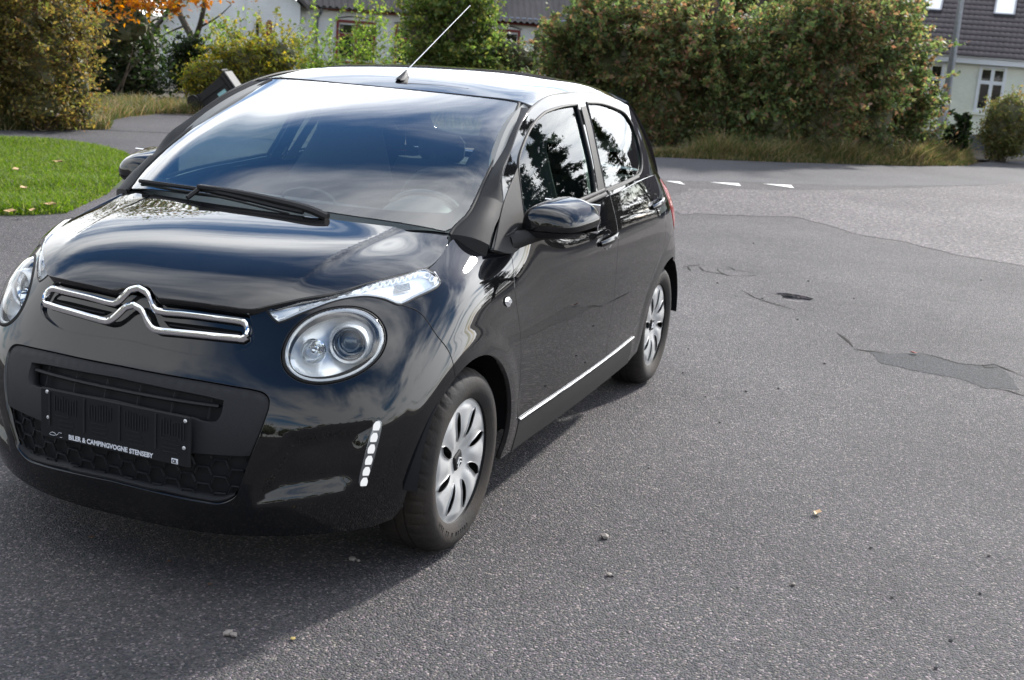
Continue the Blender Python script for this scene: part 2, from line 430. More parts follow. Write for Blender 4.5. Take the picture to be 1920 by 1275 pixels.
def loft(name, A, B, mat, parent, n=8, bulge=(0, 0, 0), sides='L', thick=0):
    """skin between two 3D curves, bowed along bulge"""
    A = np.array(A, float); B = np.array(B, float); m = len(A); V = []; F = []
    bl = np.array(bulge, float)
    for i in range(m):
        for k in range(n + 1):
            t = k / n; V.append(A[i] * (1 - t) + B[i] * t + bl * 4 * t * (1 - t))
    for i in range(m - 1):
        for k in range(n): a = i * (n + 1) + k; F.append((a, a + 1, a + n + 2, a + n + 1))
    res = []
    for s in sides:
        V2 = V if s == 'L' else [v * [1, -1, 1] for v in V]
        mb = MB().add(V2, F); o = mb.build(name, mat, parent if not isinstance(parent, (list, tuple)) else parent[0 if s == 'L' else 1])
        if thick:
            md = o.modifiers.new('thickness', 'SOLIDIFY'); md.thickness = thick; md.offset = 0
        res.append(o)
    return res[0] if len(res) == 1 else res
def curve_pts(P, n):
    """n even points on a rounded 3D polyline"""
    P = np.array(P, float); t = np.concatenate([[0], np.cumsum(np.linalg.norm(np.diff(P, axis=0), axis=1))])
    M = spline_matrix(t); return spline_weights(t, M, np.linspace(0, t[-1], n)) @ P

# ------------------------------------------------------------------ materials
def mat_new(name):
    m = bpy.data.materials.new(name); m.use_nodes = True; t = m.node_tree; t.nodes.clear()
    o = N(t, 'ShaderNodeOutputMaterial'); return m, t, o
def pbr(name, col, rough=.5, metal=0, coat=0, coat_rough=.03, spec=.5, bump=None, vary=None, ior=1.5, sheen=0):
    """bump=(scale, strength, detail); vary=(scale, amount)"""
    m, t, o = mat_new(name); b = N(t, 'ShaderNodeBsdfPrincipled'); t.links.new(b.outputs[0], o.inputs[0])
    b.inputs['Base Color'].default_value = (*col, 1); b.inputs['Roughness'].default_value = rough; b.inputs['Metallic'].default_value = metal
    b.inputs['Coat Weight'].default_value = coat; b.inputs['Coat Roughness'].default_value = coat_rough; b.inputs['Specular IOR Level'].default_value = spec
    b.inputs['IOR'].default_value = ior
    if bump or vary: c = N(t, 'ShaderNodeTexCoord')
    if bump:
        n = N(t, 'ShaderNodeTexNoise'); n.inputs['Scale'].default_value = bump[0]; n.inputs['Detail'].default_value = bump[2] if len(bump) > 2 else 3
        t.links.new(c.outputs['Object'], n.inputs['Vector'])
        k = N(t, 'ShaderNodeBump'); k.inputs['Strength'].default_value = bump[1]; k.inputs['Distance'].default_value = .01
        t.links.new(n.outputs['Fac'], k.inputs['Height']); t.links.new(k.outputs[0], b.inputs['Normal'])
    if vary:
        n = N(t, 'ShaderNodeTexNoise'); n.inputs['Scale'].default_value = vary[0]; n.inputs['Detail'].default_value = 5
        t.links.new(c.outputs['Object'], n.inputs['Vector'])
        h = N(t, 'ShaderNodeMix', data_type='RGBA'); h.inputs[6].default_value = (*[x * (1 - vary[1]) for x in col], 1); h.inputs[7].default_value = (*[min(1, x * (1 + vary[1])) for x in col], 1)
        t.links.new(n.outputs['Fac'], h.inputs[0]); t.links.new(h.outputs[2], b.inputs['Base Color'])
    return m
def glass(name, tint=(.75, .82, .8), rough=.0, ior=1.52, gain=1.7):
    """thin pane: mirror by Fresnel over a tinted see-through sheet"""
    m, t, o = mat_new(name); g = N(t, 'ShaderNodeBsdfGlossy'); g.inputs['Roughness'].default_value = rough
    tr = N(t, 'ShaderNodeBsdfTransparent'); tr.inputs[0].default_value = (*tint, 1)
    f = N(t, 'ShaderNodeFresnel'); geo = N(t, 'ShaderNodeNewGeometry'); mr = N(t, 'ShaderNodeMapRange')
    mr.inputs['To Min'].default_value = ior; mr.inputs['To Max'].default_value = 1 / ior
    t.links.new(geo.outputs['Backfacing'], mr.inputs['Value']); t.links.new(mr.outputs[0], f.inputs[0])
    k = N(t, 'ShaderNodeMath', operation='MULTIPLY'); k.inputs[1].default_value = gain; k.use_clamp = True; t.links.new(f.outputs[0], k.inputs[0])
    x = N(t, 'ShaderNodeMixShader'); t.links.new(k.outputs[0], x.inputs[0]); t.links.new(tr.outputs[0], x.inputs[1]); t.links.new(g.outputs[0], x.inputs[2])
    t.links.new(x.outputs[0], o.inputs[0]); return m
# ------------------------------------------------------------------ materials of the car
def paint_material():
    m, t, o = mat_new('black_paint'); b = N(t, 'ShaderNodeBsdfPrincipled'); t.links.new(b.outputs[0], o.inputs[0])
    b.inputs['Base Color'].default_value = (.0045, .0048, .006, 1); b.inputs['Roughness'].default_value = .35
    b.inputs['Coat Weight'].default_value = 1; b.inputs['Coat Roughness'].default_value = .018; b.inputs['Coat IOR'].default_value = 1.55
    b.inputs['Specular IOR Level'].default_value = .0
    c = N(t, 'ShaderNodeTexCoord'); n = N(t, 'ShaderNodeTexNoise'); n.inputs['Scale'].default_value = 9; n.inputs['Detail'].default_value = 2
    k = N(t, 'ShaderNodeBump'); k.inputs['Strength'].default_value = .02; k.inputs['Distance'].default_value = .01
    t.links.new(c.outputs['Object'], n.inputs['Vector']); t.links.new(n.outputs['Fac'], k.inputs['Height']); t.links.new(k.outputs[0], b.inputs['Coat Normal'])
    # a thin film of road dust and a few specks
    d = N(t, 'ShaderNodeTexNoise'); d.inputs['Scale'].default_value = 3.5; d.inputs['Detail'].default_value = 8
    v = N(t, 'ShaderNodeTexVoronoi'); v.inputs['Scale'].default_value = 55
    r = N(t, 'ShaderNodeValToRGB'); r.color_ramp.elements[0].position = .035; r.color_ramp.elements[0].color = (.10, .09, .08, 1); r.color_ramp.elements[1].position = .06; r.color_ramp.elements[1].color = (0, 0, 0, 1)
    w = N(t, 'ShaderNodeTexWhiteNoise'); gt = N(t, 'ShaderNodeMath', operation='GREATER_THAN'); gt.inputs[1].default_value = .93
    t.links.new(c.outputs['Object'], v.inputs['Vector']); t.links.new(v.outputs['Distance'], r.inputs[0]); t.links.new(v.outputs['Position'], w.inputs[0]); t.links.new(w.outputs['Value'], gt.inputs[0])
    t.links.new(c.outputs['Object'], d.inputs['Vector'])
    mx = N(t, 'ShaderNodeMix', data_type='RGBA'); t.links.new(gt.outputs[0], mx.inputs[0]); mx.inputs[6].default_value = (0, 0, 0, 1); t.links.new(r.outputs[0], mx.inputs[7])
    ad = N(t, 'ShaderNodeMix', data_type='RGBA', blend_type='ADD'); ad.inputs[0].default_value = 1
    rr = N(t, 'ShaderNodeValToRGB'); rr.color_ramp.elements[0].position = .35; rr.color_ramp.elements[0].color = (.0045, .0048, .006, 1); rr.color_ramp.elements[1].position = .8; rr.color_ramp.elements[1].color = (.012, .0115, .011, 1)
    t.links.new(d.outputs['Fac'], rr.inputs[0]); t.links.new(rr.outputs[0], ad.inputs[6]); t.links.new(mx.outputs[2], ad.inputs[7]); t.links.new(ad.outputs[2], b.inputs['Base Color'])
    return m
M = {}
M['paint'] = paint_material()
M['plastic'] = pbr('grained_black_plastic', (.010, .010, .012), .55, bump=(600, .25), spec=.35)
M['vinyl'] = pbr('satin_black_trim', (.016, .0155, .016), .6, bump=(420, .12), spec=.25)
M['matt'] = pbr('matt_black_plastic', (.008, .008, .009), .7, spec=.3)
M['rubber'] = pbr('black_rubber', (.014, .014, .014), .6, spec=.3)
M['dark'] = pbr('dark_cavity', (.004, .004, .004), .9, spec=.1)
M['chrome'] = pbr('chrome', (.86, .87, .88), .06, 1)
M['bowl'] = pbr('lamp_reflector', (.84, .85, .87), .28, .62)
M['bowl_dark'] = pbr('grey_lamp_housing', (.25, .26, .27), .2, .8)
M['satin'] = pbr('satin_silver_plastic', (.62, .62, .62), .32, .55)
M['lamp_clear'] = glass('lamp_cover', (.93, .95, .95), ior=1.5)
M['screen'] = glass('windscreen_glass', (.80, .90, .88), gain=2.5)
M['window'] = glass('side_glass', (.50, .62, .57), gain=1.0)
M['frit'] = pbr('black_glass_border', (.006, .006, .008), .6, spec=.1)
M['fabric'] = pbr('dark_seat_fabric', (.035, .035, .042), .9, bump=(260, .4))
M['dash'] = pbr('dashboard_plastic', (.05, .052, .056), .6, bump=(500, .2))
M['lining'] = pbr('pale_headliner', (.24, .24, .23), .9)
M['red_lamp'] = pbr('red_lamp', (.35, .012, .012), .08, coat=1)
M['amber'] = pbr('amber_bulb', (.5, .10, .01), .3)
M['white_print'] = pbr('white_print', (.72, .73, .76), .5)
M['led_white'] = pbr('white_lamp_cells', (.85, .86, .88), .12, .75)
m, t, o = mat_new('lit_lamp_cells'); e = N(t, 'ShaderNodeEmission'); e.inputs[0].default_value = (.95, .97, 1, 1); e.inputs[1].default_value = .62; t.links.new(e.outputs[0], o.inputs[0]); M['led'] = m

# panel outlines on the surfaces above, as (u, v)
OUTLINE = {
'drl':[(0.7747,0.6745),(0.7838,0.6846),(0.8688,0.7176),(0.9818,0.7291),(1.1109,0.75),(1.2154,0.7509),(1.2841,0.7521),(1.3252,0.7401),(1.3564,0.7068),(1.3619,0.6715),(1.3363,0.6598),(1.2453,0.6436),(1.1891,0.6306),(1.1724,0.6354),(1.1236,0.665),(1.0602,0.6877),(0.9818,0.6879),(0.8935,0.6566),(0.8364,0.6291),(0.8173,0.6234),(0.7979,0.6398)],
'hl_hole':[(0.8284,0.5306),(0.8348,0.5638),(0.8508,0.5989),(0.8751,0.6214),(0.9089,0.6446),(0.965,0.6622),(1.0313,0.6548),(1.0713,0.6405),(1.1056,0.6167),(1.1329,0.5896),(1.1458,0.5577),(1.1405,0.5197),(1.1189,0.5024),(1.0906,0.4859),(1.0587,0.4723),(1.0217,0.4627),(0.9726,0.4547),(0.9304,0.4545),(0.886,0.4647),(0.8515,0.4869),(0.8351,0.5073)],
'hl_lens':[(0.8434,0.5494),(0.8512,0.5708),(0.8659,0.5894),(0.9136,0.6156),(0.9825,0.6359),(1.043,0.6362),(1.079,0.6227),(1.105,0.6051),(1.1225,0.584),(1.1317,0.5599),(1.1264,0.5385),(1.1039,0.5199),(1.0794,0.5041),(1.0465,0.4919),(1.0061,0.4784),(0.9657,0.4737),(0.9345,0.4737),(0.9054,0.4787),(0.872,0.4955),(0.8518,0.5204)],
'bumper':[(0.3917,0.0),(0.6,0.0),(0.8,0.0),(1.0,0.0),(1.14,0.0),(1.215,0.012),(1.245,0.05),(1.2437,0.0434),(1.2465,0.0712),(1.2503,0.0984),(1.2549,0.125),(1.2602,0.1509),(1.2664,0.1764),(1.2734,0.2014),(1.2812,0.2258),(1.2899,0.2496),(1.2996,0.2725),(1.3102,0.2943),(1.3221,0.3148),(1.3353,0.3338),(1.3501,0.351),(1.3666,0.3665),(1.3849,0.3802),(1.4048,0.392),(1.3712,0.469),(1.3123,0.5283),(1.2545,0.5967),(1.2072,0.624),(1.1891,0.6306),(1.1724,0.6354),(1.1236,0.665),(1.0602,0.6877),(0.9818,0.6879),(0.8935,0.6566),(0.8364,0.6291),(0.8173,0.6234),(0.7979,0.6398),(0.7747,0.6745),(0.7,0.672),(0.55,0.665),(0.3917,0.665)],
'fender':[(1.4048,0.392),(1.3712,0.469),(1.3123,0.5283),(1.2545,0.5967),(1.2072,0.624),(1.1891,0.6306),(1.2453,0.6436),(1.3363,0.6598),(1.3619,0.6715),(1.3564,0.7068),(1.3368,0.7373),(1.4142,0.7445),(1.5307,0.7538),(1.5961,0.7599),(1.75,0.7599),(1.8919,0.7599),(1.8919,0.7126),(1.8722,0.5852),(1.9077,0.4311),(1.92,0.3581),(1.9258,0.2509),(1.9273,0.1707),(1.9614,0.1094),(1.9664,0.06),(1.9664,0.0),(1.8633,0.0),(1.8593,0.0162),(1.8641,0.0437),(1.8669,0.0713),(1.8676,0.0986),(1.8663,0.1253),(1.8629,0.1514),(1.8575,0.1769),(1.8502,0.2016),(1.8409,0.2255),(1.8298,0.2485),(1.8168,0.2706),(1.8021,0.2917),(1.7857,0.3118),(1.7676,0.3305),(1.748,0.3479),(1.727,0.3637),(1.7047,0.3778),(1.6811,0.3901),(1.6566,0.4004),(1.6312,0.4088),(1.6052,0.4151),(1.5787,0.4194),(1.5521,0.4217),(1.5256,0.4218),(1.4995,0.4199),(1.4741,0.4159),(1.4497,0.4099),(1.4265,0.402)],
'doorline':[(1.8919,0.7126),(1.8722,0.5852),(1.9077,0.4311),(1.92,0.3581),(1.9258,0.2509),(1.9273,0.1707),(1.9614,0.1094)],
'door_front':[(1.8919,0.7599),(1.8919,0.7126),(1.8722,0.5852),(1.9077,0.4311),(1.92,0.3581),(1.9258,0.2509),(1.9273,0.1707),(1.9614,0.122),(2.1588,0.1237),(2.3739,0.1253),(2.6187,0.127),(2.9533,0.1287),(2.9378,0.1804),(2.9418,0.244),(2.9564,0.3692),(2.9422,0.5049),(2.9427,0.6518),(2.9247,0.7536),(2.9207,0.7599)],
'door_rear':[(2.9207,0.7599),(2.9247,0.7536),(2.9427,0.6518),(2.9422,0.5049),(2.9564,0.3692),(2.9418,0.244),(2.9378,0.1804),(2.9533,0.1287),(3.1939,0.1303),(3.33,0.132),(3.38,0.165),(3.4376,0.1879),(3.4853,0.2512),(3.5322,0.3325),(3.5977,0.4032),(3.6776,0.4808),(3.7,0.53),(3.7,0.62),(3.735,0.7),(3.72,0.7599)],
'sill':[(1.9664,0.0),(1.9664,0.06),(1.9634,0.122),(2.1588,0.1237),(2.3739,0.1253),(2.6187,0.127),(2.9533,0.1287),(3.1939,0.1303),(3.33,0.132),(3.38,0.1),(3.4,0.05),(3.41,0.0)],
'quarter':[(3.72,0.7599),(3.735,0.7),(3.7,0.62),(3.7,0.53),(3.6776,0.4808),(3.5977,0.4032),(3.5322,0.3325),(3.4853,0.2512),(3.4376,0.1879),(3.38,0.165),(3.33,0.132),(3.38,0.1),(3.4,0.05),(3.41,0.0),(3.54,0.0254),(3.5369,0.0479),(3.5352,0.0703),(3.5348,0.0927),(3.5357,0.1148),(3.538,0.1365),(3.5417,0.1578),(3.5466,0.1786),(3.5529,0.1988),(3.5604,0.2184),(3.5691,0.2373),(3.5791,0.2557),(3.5902,0.2734),(3.6024,0.2905),(3.6156,0.3068),(3.6299,0.3224),(3.645,0.337),(3.661,0.3506),(3.6777,0.3631),(3.695,0.3745),(3.713,0.3846),(3.7314,0.3935),(3.7503,0.4012),(3.7694,0.4074),(3.7888,0.4124),(3.8083,0.416),(3.828,0.4182),(3.8478,0.419),(3.8677,0.4185),(3.8877,0.4165),(3.9077,0.4131),(3.9278,0.4084),(3.948,0.4022),(3.9681,0.3947),(3.9883,0.3859),(4.0085,0.3759),(4.0288,0.3646),(4.049,0.3523),(4.069,0.3388),(4.0889,0.3243),(4.1083,0.3088),(4.1273,0.2922),(4.1456,0.2745),(4.1634,0.2556),(4.1806,0.2356),(4.1977,0.2143),(4.2148,0.1918),(4.2325,0.1682),(4.2515,0.1436),(4.2728,0.1183),(4.2982,0.0926),(4.331,0.0666),(4.3753,0.0404),(4.4371,0.0138),(4.4411,0.0),(4.4,0.0),(4.8254,0.0),(4.8254,0.7599)],
'strip':[(1.9614,0.122),(2.1588,0.1237),(2.3739,0.1253),(2.6187,0.127),(2.9533,0.1287),(3.1939,0.1303),(3.3817,0.132)],
'insert':[(0.3917,0.4482),(0.5001,0.4469),(0.6442,0.4446),(0.7583,0.4375),(0.797,0.4319),(0.8158,0.4222),(0.8255,0.4063),(0.8268,0.3767),(0.812,0.2897),(0.77,0.1428),(0.7487,0.1208),(0.713,0.1075),(0.6599,0.1088),(0.5493,0.1143),(0.3917,0.1199)],
'slot':[(0.3917,0.4115),(0.5277,0.4075),(0.6543,0.402),(0.7079,0.3956),(0.71,0.372),(0.7076,0.3494),(0.7,0.3381),(0.6681,0.3353),(0.6377,0.3415),(0.3917,0.3516)],
'mesh':[(0.3917,0.2177),(0.6572,0.2405),(0.8087,0.2476),(0.7954,0.1958),(0.7747,0.1553),(0.7525,0.1321),(0.7141,0.1173),(0.6611,0.1185),(0.5508,0.1256),(0.3917,0.1312)],
'grille':[(0.3917,0.668),(0.55,0.668),(0.7193,0.6703),(0.7403,0.6238),(0.755,0.5693),(0.7408,0.5505),(0.7043,0.5336),(0.645,0.5188),(0.5623,0.5165),(0.3917,0.5256)],
'chev':[(0.3917,0.7006),(0.4194,0.6842),(0.4365,0.6539),(0.4481,0.6343),(0.4627,0.6241),(0.5511,0.6292),(0.6369,0.6291),(0.7065,0.6253),(0.7206,0.621),(0.7306,0.6098),(0.7355,0.5925),(0.7353,0.5786),(0.7261,0.5719),(0.7107,0.5729),(0.609,0.5717),(0.5232,0.5677),(0.4737,0.5652),(0.4584,0.5706),(0.4392,0.5897),(0.4179,0.6162),(0.3917,0.6279)],
'gslot':[(0.4777,0.5993),(0.634,0.6025),(0.7161,0.5975),(0.7194,0.5821),(0.6384,0.585),(0.5079,0.581)],
'fog':[(1.1241,0.3332),(1.1305,0.333),(1.1363,0.3255),(1.1368,0.2977),(1.1302,0.2503),(1.1202,0.1991),(1.1083,0.1563),(1.101,0.1484),(1.0917,0.1575),(1.0885,0.1695),(1.0948,0.2186),(1.1038,0.2735),(1.1141,0.3143)],
'concave':[(0.8878,0.3192),(0.9944,0.3371),(1.0958,0.3373),(1.1243,0.3317),(1.1141,0.3143),(1.1038,0.2735),(1.0948,0.2186),(1.0885,0.1695),(1.0556,0.1362),(0.9832,0.1278),(0.8999,0.1161),(0.8024,0.0984),(0.8059,0.1466),(0.8446,0.2315)],
'repeater':[(1.8001,0.5651),(1.8283,0.5533),(1.8344,0.5407),(1.8211,0.5319),(1.7941,0.5321),(1.7707,0.5428),(1.7646,0.5551),(1.7755,0.5647)],
'handle_f':[(2.7093,0.6236),(2.9249,0.6407)],
'handle_r':[(3.467,0.6712),(3.6898,0.6837)],
'hood':[(0.8208,0.7142),(0.8284,0.742),(0.847,0.7649),(0.8631,0.7914),(0.8539,0.8611),(0.8372,0.9552),(0.8033,1.0505),(0.7618,1.0922),(0.6909,1.1533),(0.5965,1.2274),(0.4645,1.293),(0.3652,1.3399),(0.2768,1.3744),(0.2018,1.3763),(0.1002,1.3588),(0.0326,1.33),(0.0724,1.2423),(0.1164,1.1656),(0.1493,1.067),(0.1701,0.9757),(0.1885,0.8604),(0.1982,0.7142)],
'screen':[(0.012,0.6284),(0.012,0.8284),(0.01,1.0284),(0.0017,1.1867),(0.0302,1.2063),(0.0785,1.22),(0.1635,1.2258),(0.3786,1.2214),(0.6066,1.2178),(0.7989,1.2075),(0.8709,1.2024),(0.8713,0.9884),(0.8713,0.8084),(0.8713,0.6284)],
'screen_clear':[(0.057,0.8634),(0.0645,0.9617),(0.0752,1.0848),(0.0922,1.171),(0.1194,1.1861),(0.173,1.1943),(0.3846,1.1916),(0.6328,1.1769),(0.7888,1.1706),(0.8192,1.1556),(0.8289,1.1222),(0.8242,0.934)],
'gap':[(0.1815,0.0725),(0.246,0.1298),(0.3384,0.1941),(0.369,0.2562),(0.385,0.2804),(0.4689,0.3358),(0.6746,0.4544),(0.8472,0.515),(1.0437,0.5509),(1.3634,0.5628),(1.4357,0.5615),(1.7188,0.5527),(1.8647,0.5295),(1.9912,0.5066),(2.0281,0.48),(2.0393,0.3872),(2.0255,0.3012),(1.9826,0.2184),(1.9382,0.1806)],
'glass_f':[(0.5327,0.3136),(0.6305,0.3825),(0.769,0.4461),(0.9097,0.4848),(0.986,0.4952),(1.1255,0.5069),(1.2408,0.5113),(1.3119,0.5119),(1.2745,0.3912),(1.2402,0.2575),(1.2015,0.1598),(0.9659,0.1472),(0.7094,0.1352),(0.5697,0.122),(0.4538,0.1076),(0.4618,0.1343),(0.4875,0.2164)],
'glass_r':[(1.4423,0.5174),(1.6259,0.5104),(1.8065,0.4868),(1.9472,0.4552),(2.0071,0.4035),(2.0153,0.3339),(1.9949,0.2663),(1.9354,0.2104),(1.8502,0.1849),(1.3247,0.1603),(1.3594,0.3148)],
'bframe':[(1.4357,0.5615),(1.4426,0.5265),(1.3647,0.3476),(1.3163,0.1545)],
'roofgap':[(0.0238,1.1816),(0.2634,1.1493),(0.5482,1.1618),(0.6431,1.1648),(0.932,1.1562)],
}
# layout of the surroundings, in metres
BLOBS = {
 'left_shrub': [(-9.53, -9.28, 0.86, 0.73, 0.77), (-9.35, -9.5, 1.23, 0.66, 0.58), (-9.83, -8.92, 0.63, 0.35, 0.55), (-9.87, -8.83, 0.27, 0.29, 0.23), (-9.5, -9.27, 0.31, 0.73, 0.31), (-9.69, -9.12, 1.37, 0.51, 0.4), (-9.02, -9.82, 0.75, 0.66, 0.88)],
 'dark_shrub': [(-15.82, -12.97, 0.81, 0.88, 0.72), (-15.95, -12.78, 0.4, 0.57, 0.52), (-15.69, -13.16, 1.12, 0.83, 0.62), (-16.14, -12.57, 0.89, 0.31, 0.72)],
 'orange': [(-12.18, -10.35, 1.6, 0.8, 0.22), (-12.61, -9.79, 1.65, 0.46, 0.2), (-11.85, -10.74, 1.71, 0.68, 0.34), (-12.98, -9.26, 2.0, 0.76, 0.3), (-11.57, -11.07, 1.73, 0.68, 0.34), (-12.45, -10.0, 1.92, 1.01, 0.34)],
 'yellow_shrub': [(-17.23, -11.88, 0.38, 0.53, 0.47), (-17.56, -11.4, 0.73, 0.63, 0.44), (-17.9, -10.86, 0.88, 0.58, 0.42), (-17.16, -11.94, -0.02, 0.42, 0.32), (-17.68, -11.17, 0.34, 0.84, 0.42)],
 'wall_shrub': [(-18.58, -13.44, 0.46, 0.36, 0.55), (-18.68, -13.32, 0.84, 0.34, 0.28)],
 'wispy': [(-19.18, -10.66, 0.87, 0.55, 0.33), (-19.48, -10.12, 0.99, 0.66, 0.46), (-19.78, -9.56, 1.11, 0.55, 0.6), (-18.97, -11.02, 0.78, 0.55, 0.33), (-19.62, -9.86, 1.58, 0.33, 0.44)],
 'column': [(-19.19, -8.49, 1.61, 0.4, 0.84), (-19.44, -7.94, 1.8, 0.63, 1.05), (-19.68, -7.37, 1.63, 0.38, 0.74), (-19.57, -7.62, 1.11, 0.84, 0.42), (-19.37, -8.09, 1.09, 0.84, 0.42)],
 'low': [(-19.98, -6.62, 1.19, 0.42, 0.34), (-20.06, -6.4, 1.53, 0.17, 0.26), (-19.85, -6.96, 1.29, 0.42, 0.42)],
 'h1': [(-18.4, -5.06, 1.14, 0.53, 0.64), (-18.48, -4.84, 1.79, 0.39, 0.53), (-18.34, -5.27, 1.48, 0.29, 0.49), (-18.42, -4.98, 0.76, 0.49, 0.39)],
 'h2': [(-18.26, -4.19, 1.28, 0.72, 0.91), (-18.3, -4.03, 1.93, 0.67, 0.57), (-18.27, -4.08, 0.65, 0.67, 0.57)],
 'h3': [(-17.7, -3.15, 0.92, 0.64, 0.92), (-17.68, -3.12, 0.3, 0.55, 0.46), (-17.72, -3.1, 1.71, 0.55, 0.55)],
 'h4': [(-17.88, -2.34, 0.72, 0.64, 0.78), (-17.86, -2.33, 0.28, 0.64, 0.37), (-17.85, -2.55, 1.41, 0.55, 0.55)],
 'h5': [(-18.24, -1.55, 0.66, 0.65, 0.74), (-18.25, -1.54, 1.32, 0.65, 0.65), (-18.21, -1.58, 0.21, 0.56, 0.28), (-18.28, -1.4, 1.89, 0.56, 0.56)],
 'h6': [(-18.67, -0.73, 0.72, 0.66, 0.75), (-18.68, -0.74, 1.47, 0.75, 0.75), (-18.65, -0.67, 0.28, 0.56, 0.28), (-18.68, -0.65, 2.13, 0.71, 0.66)],
 'h7': [(-19.65, -0.05, 0.8, 0.59, 0.83), (-19.66, -0.11, 1.62, 0.59, 0.78), (-19.64, 0.11, 0.31, 0.54, 0.27), (-19.66, -0.01, 2.16, 0.54, 0.59)],
 'h8': [(-20.69, 0.49, 0.59, 0.43, 0.61), (-20.7, 0.34, 1.29, 0.37, 0.61), (-20.71, 0.95, 0.32, 0.31, 0.29), (-20.68, 0.16, 1.93, 0.39, 0.61)],
 'tree': [(-23.21, -4.61, 2.56, 1.04, 0.7), (-23.47, -3.41, 2.91, 1.28, 0.7), (-23.71, -2.11, 2.79, 1.28, 0.7), (-23.85, -1.06, 2.81, 0.93, 0.7), (-23.93, -0.49, 2.48, 0.58, 0.58), (-23.64, -2.68, 2.11, 0.81, 0.58), (-23.35, -4.08, 2.11, 0.7, 0.46)],
 'ivy': [(-21.13, 1.4, 0.52, 0.23, 0.39), (-21.15, 1.47, 0.76, 0.17, 0.19), (-21.12, 1.3, 0.27, 0.26, 0.19)],
 'clip': [(-22.55, 2.23, 0.66, 0.42, 0.57)],
}
LAWN = [(-7.85, -9.19), (-8.08, -8.47), (-8.28, -8.2), (-8.36, -7.74), (-8.26, -7.14), (-8.11, -6.7), (-6.63, -5.62), (-5.46, -4.91), (-4.36, -4.43), (-4.12, -4.53), (-3.93, -4.66), (-3.58, -4.92)]
APRON = [(-8.82, -0.68), (-9.15, -0.46), (-9.43, -0.13), (-9.74, 0.3), (-9.55, 0.55), (-9.36, 0.73), (-8.99, 1.08), (-8.83, 1.49), (-8.43, 1.97), (-8.19, 2.51), (-7.24, 3.38), (-21.9, 4.69), (-17.81, 2.59), (-15.34, 1.45), (-13.51, 0.47), (-12.57, -0.2), (-11.39, -1.15), (-9.64, -1.09)]
TRIS = [[(-11.89, -1.62), (-12.02, -1.47), (-11.71, -1.33)], [(-12.37, -1.17), (-12.62, -0.85), (-12.31, -0.76)], [(-12.94, -0.6), (-13.18, -0.28), (-12.81, -0.18)]]
POT1 = [(-5.25, 0.86), (-5.3, 0.94), (-5.31, 1.03), (-5.24, 1.14), (-5.1, 1.1), (-5.03, 1.05), (-5.06, 0.96)]
POT2 = [(-15.96, 1.61), (-16.12, 1.93), (-16.73, 2.29), (-17.01, 2.55), (-16.44, 2.36), (-15.75, 2.0), (-15.73, 1.79)]
WORN = [(-3.84, 1.63), (-3.83, 1.7), (-3.86, 1.79), (-3.99, 1.9), (-3.94, 2.02), (-3.87, 2.13), (-3.9, 2.23), (-4.0, 2.31), (-3.86, 2.37), (-3.42, 2.45), (-3.42, 2.36), (-3.34, 2.27), (-3.46, 2.15), (-3.48, 2.04), (-3.52, 1.87), (-3.55, 1.73)]
CRACKS = [[(-5.77, 0.07), (-5.86, 0.11), (-5.99, 0.17), (-6.0, 0.24), (-5.95, 0.31)], [(-5.93, 0.17), (-5.74, 0.25), (-5.71, 0.36), (-5.71, 0.48), (-5.77, 0.57), (-5.92, 0.64)], [(-5.95, 0.31), (-5.76, 0.38), (-5.67, 0.46)], [(-5.96, 0.33), (-5.98, 0.47), (-5.97, 0.57), (-5.95, 0.64)], [(-6.09, 0.36), (-5.99, 0.44)], [(-5.84, 0.11), (-5.65, 0.18)], [(-5.2, 0.83), (-5.2, 0.88), (-5.22, 1.01), (-5.17, 1.16)], [(-3.99, 1.9), (-3.93, 2.02), (-3.85, 2.13), (-3.9, 2.25), (-3.98, 2.31), (-3.91, 2.38), (-3.79, 2.48)], [(-3.92, 2.25), (-3.85, 2.27), (-3.92, 2.32)], [(-3.81, 1.56), (-3.83, 1.67), (-3.84, 1.75)], [(-3.38, 2.31), (-3.38, 2.39), (-3.3, 2.48)], [(-4.23, 1.4), (-4.01, 1.5), (-3.85, 1.55)], [(-5.16, 0.65), (-4.94, 0.8), (-4.79, 1.0), (-4.69, 1.12)]]
